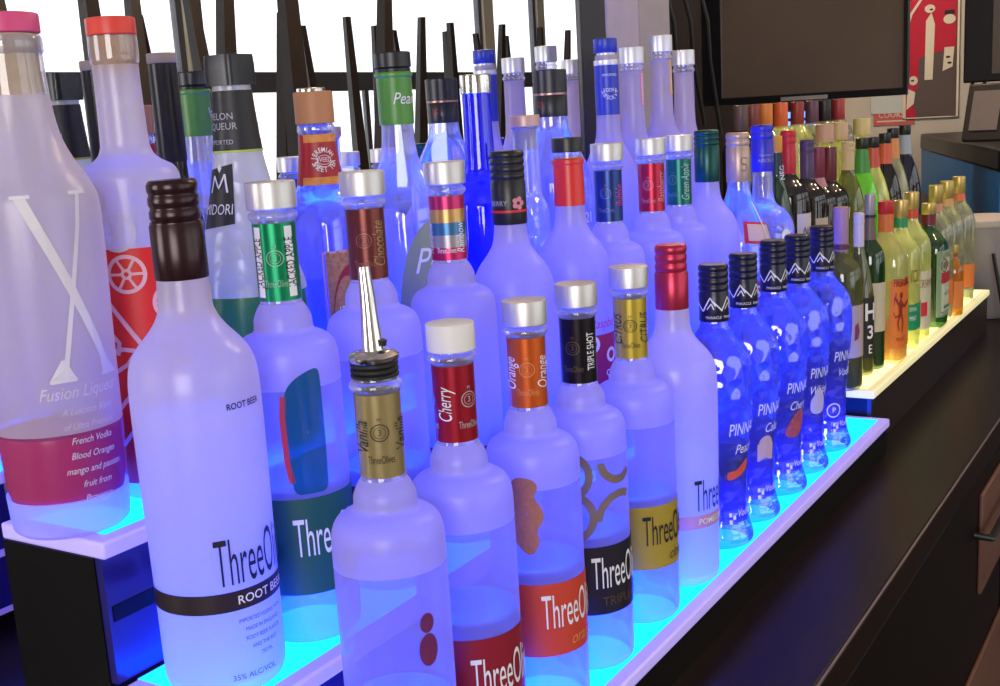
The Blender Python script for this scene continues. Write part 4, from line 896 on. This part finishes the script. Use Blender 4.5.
flatx('lettering', join2d(move2d(text2d('COORS', .026, .8), 0, .030), rect2d(.08, .004, 0, .012)), PWH, st_, -.001)
# blue beer sign glowing beyond the bottles
sg = thing('neon_sign', 'small glowing blue sign beyond the bottles', 'sign', (3.2, .71, .42))
MB().tube([(-.2, -.04, .0), (-.2, .06, .0)], .009, 8).tube([(-.2, -.04, -.025), (-.2, .06, -.025)], .007, 8).build('tube', emit('blue neon', (.10, .25, 1.), 3.), sg)
MB().box((-.18, -.06, -.09), (-.16, .08, .03)).build('backing', BLACKP, sg)

# sales counter with the blue front
POSB = princ('blue laminate', (.006, .20, .62), .4, noise=.1, nscale=3)
A = Vector((3.52, .484, 0)); B = Vector((2.325, .062, 0))
def along(k, off, z): 
    d = (B-A); n = Vector((d.y, -d.x, 0)).normalized()
    if n.x > 0: n = -n
    p = A+d*k+n*off
    return (p.x, p.y, z)
sc_ = thing('sales_counter', 'blue fronted sales counter with thick black top', 'counter', (3.52, .484, ZF))
def quadbox(k0, k1, o0, o1, z0, z1):
    q = [along(k0, o0, z0), along(k1, o0, z0), along(k1, o1, z0), along(k0, o1, z0)]
    return [Vector(p)-Vector((3.52, .484, ZF)) for p in q]+[Vector((p[0], p[1], z1))-Vector((3.52, .484, ZF)) for p in q]
mbp = MB(); mbp.hexa(quadbox(0, 1.0, 0, -.35, .150, .2845)); mbp.build('blue_front', POSB, sc_)
mbp = MB(); mbp.hexa(quadbox(0, 1.0, .0, -.35, ZF, .1495)); mbp.build('grey_base', princ('grey plinth', (.16, .14, .16), .6, noise=.2, nscale=5), sc_)
mbp = MB(); mbp.hexa(quadbox(0, 1.0, .004, -.37, .285, .333)); mbp.build('top', princ('black counter top', (.010, .010, .011), .35), sc_, bevel=.006)
# card terminal
ct = thing('card_terminal', 'dark tilted card terminal on the sales counter', 'card terminal', (2.80, .168, .3335), rad(-105)); ct.scale = (1.2, 1.2, 1.25)
b_ = MB().hexa([(-.045, -.03, 0), (.045, -.03, 0), (.045, .03, 0), (-.045, .03, 0), (-.045, .005, .115), (.045, .005, .115), (.045, .045, .105), (-.045, .045, .105)]).build('body', princ('dark grey plastic', (.030, .026, .026), .45), ct, bevel=.004)
MB().hexa([(-.030, -.0255, .022), (.030, -.0255, .022), (.030, -.020, .022), (-.030, -.020, .022), (-.030, -.0015, .100), (.030, -.0015, .100), (.030, .006, .100), (-.030, .006, .100)]).build('screen', princ('grey screen', (.22, .19, .19), .3), ct)
# monitor at the side
mo = thing('monitor', 'dark monitor hung at the end of the bar with cables below', 'monitor', (2.90, .165, .480))
MB().box((0, -.30, 0), (.04, .083, .40)).build('case', TVB, mo, bevel=.004)
MB().box((-.004, -.29, .02), (0, .012, .38)).build('screen', princ('monitor screen', (.10, .085, .085), .2), mo)
for k in range(2):
    MB().tube([(.02, .06-.03*k, .02), (.0, .065-.03*k, -.04), (.01, .055-.03*k, -.08), (.06, .05-.03*k, -.13)], .005, 8).build('cable', BLACKR, mo)
struct(MB().box((3.66, .02, ZF), (3.70, .2728, ZC)).build('trim_3', princ('bluish white panel', (.42, .50, .56), .6)))

# things at the end of the counter
bk = thing('ice_tub', 'grey white plastic tub with lid at the end of the counter', 'tub', (2.15, .065, 0))
lathe('tub_body', [(.058, .001), (.064, .01), (.066, .16), (.067, .19)], princ('cloudy plastic', (.30, .27, .28), .5, noise=.25, nscale=10), bk)
lathe('lid', [(.070, .190), (.072, .194), (.072, .203), (.064, .207)], princ('white lid', (.55, .50, .48), .5), bk)
tg = MB().tube([(2.035, .000, .004), (2.050, .015, .075), (2.066, .030, .140)], .004, 8).build('bar_tongs', BLACKP); tag(tg, 'black tongs leaning against the plastic tub', 'tongs')
tg2 = MB().tube([(2.060, -.045, .004), (2.085, -.020, .11)], .004, 8).build('stir_stick', BLACKP); tag(tg2, 'thin black stir stick leaning on the plastic tub', 'stirrer')
at = thing('ashtray', 'shiny black round dish by the end of the warm shelf', 'dish', (2.03, -.055, 0))
lathe('bowl', [(.028, .0008), (.040, .008), (.044, .022), (.041, .022), (.036, .010)], princ('shiny black', (.01, .01, .012), .08), at)
lm = thing('wall_lamp', 'pale round lamp shade above the blue counter front', 'lamp', (1.95, -.045, .300))
lathe('shade', [(.010, -.033), (.026, -.026), (.034, -.010), (.036, .006), (.030, .022), (.012, .033)], princ('pale yellow shade', (.60, .58, .40), .5), lm)
MB().tube([(0, 0, .030), (0, 0, 1.64)], .003, 8).build('cord', BLACKR, lm)
# ------------------------------------------------------------------ light
def area(name, loc, rot, sx, sy, power, col):
    l = bpy.data.lights.new(name, 'AREA'); l.shape = 'RECTANGLE'; l.size = sx; l.size_y = sy; l.energy = power; l.color = col
    o = bpy.data.objects.new(name, l); COL.objects.link(o); o.location = loc; o.rotation_euler = rot
    return o
# bright overcast daylight beyond the windows; the side light is added fill
area('daylight', (3.8, WY-.25, .75), (rad(90), 0, 0), 11., 2.4, 96., (1., .98, .97))
area('side_fill', (-2.56, -1.3, .75), (rad(90), 0, rad(-90)), 1.5, 1.4, 54., (1., .97, .96))  # added indoors to brighten the left bottles, no window here
# warm ceiling lamps over the far shelf; third added to brighten the blue counter
for x, y, e in ((1.5, -.45, 13), (2.4, -.6, 24), (2.7, .95, 42)):
    l = bpy.data.lights.new('ceiling_and_fill_lamp', 'POINT'); l.energy = e; l.color = (1., .74, .50); l.shadow_soft_size = .07
    o = bpy.data.objects.new('ceiling_and_fill_lamp', l); COL.objects.link(o); o.location = (x, y, 1.55)
w = bpy.data.worlds.new('world'); SC.world = w; w.use_nodes = True
w.node_tree.nodes['Background'].inputs[0].default_value = (.9, .95, 1., 1); w.node_tree.nodes['Background'].inputs[1].default_value = 1.
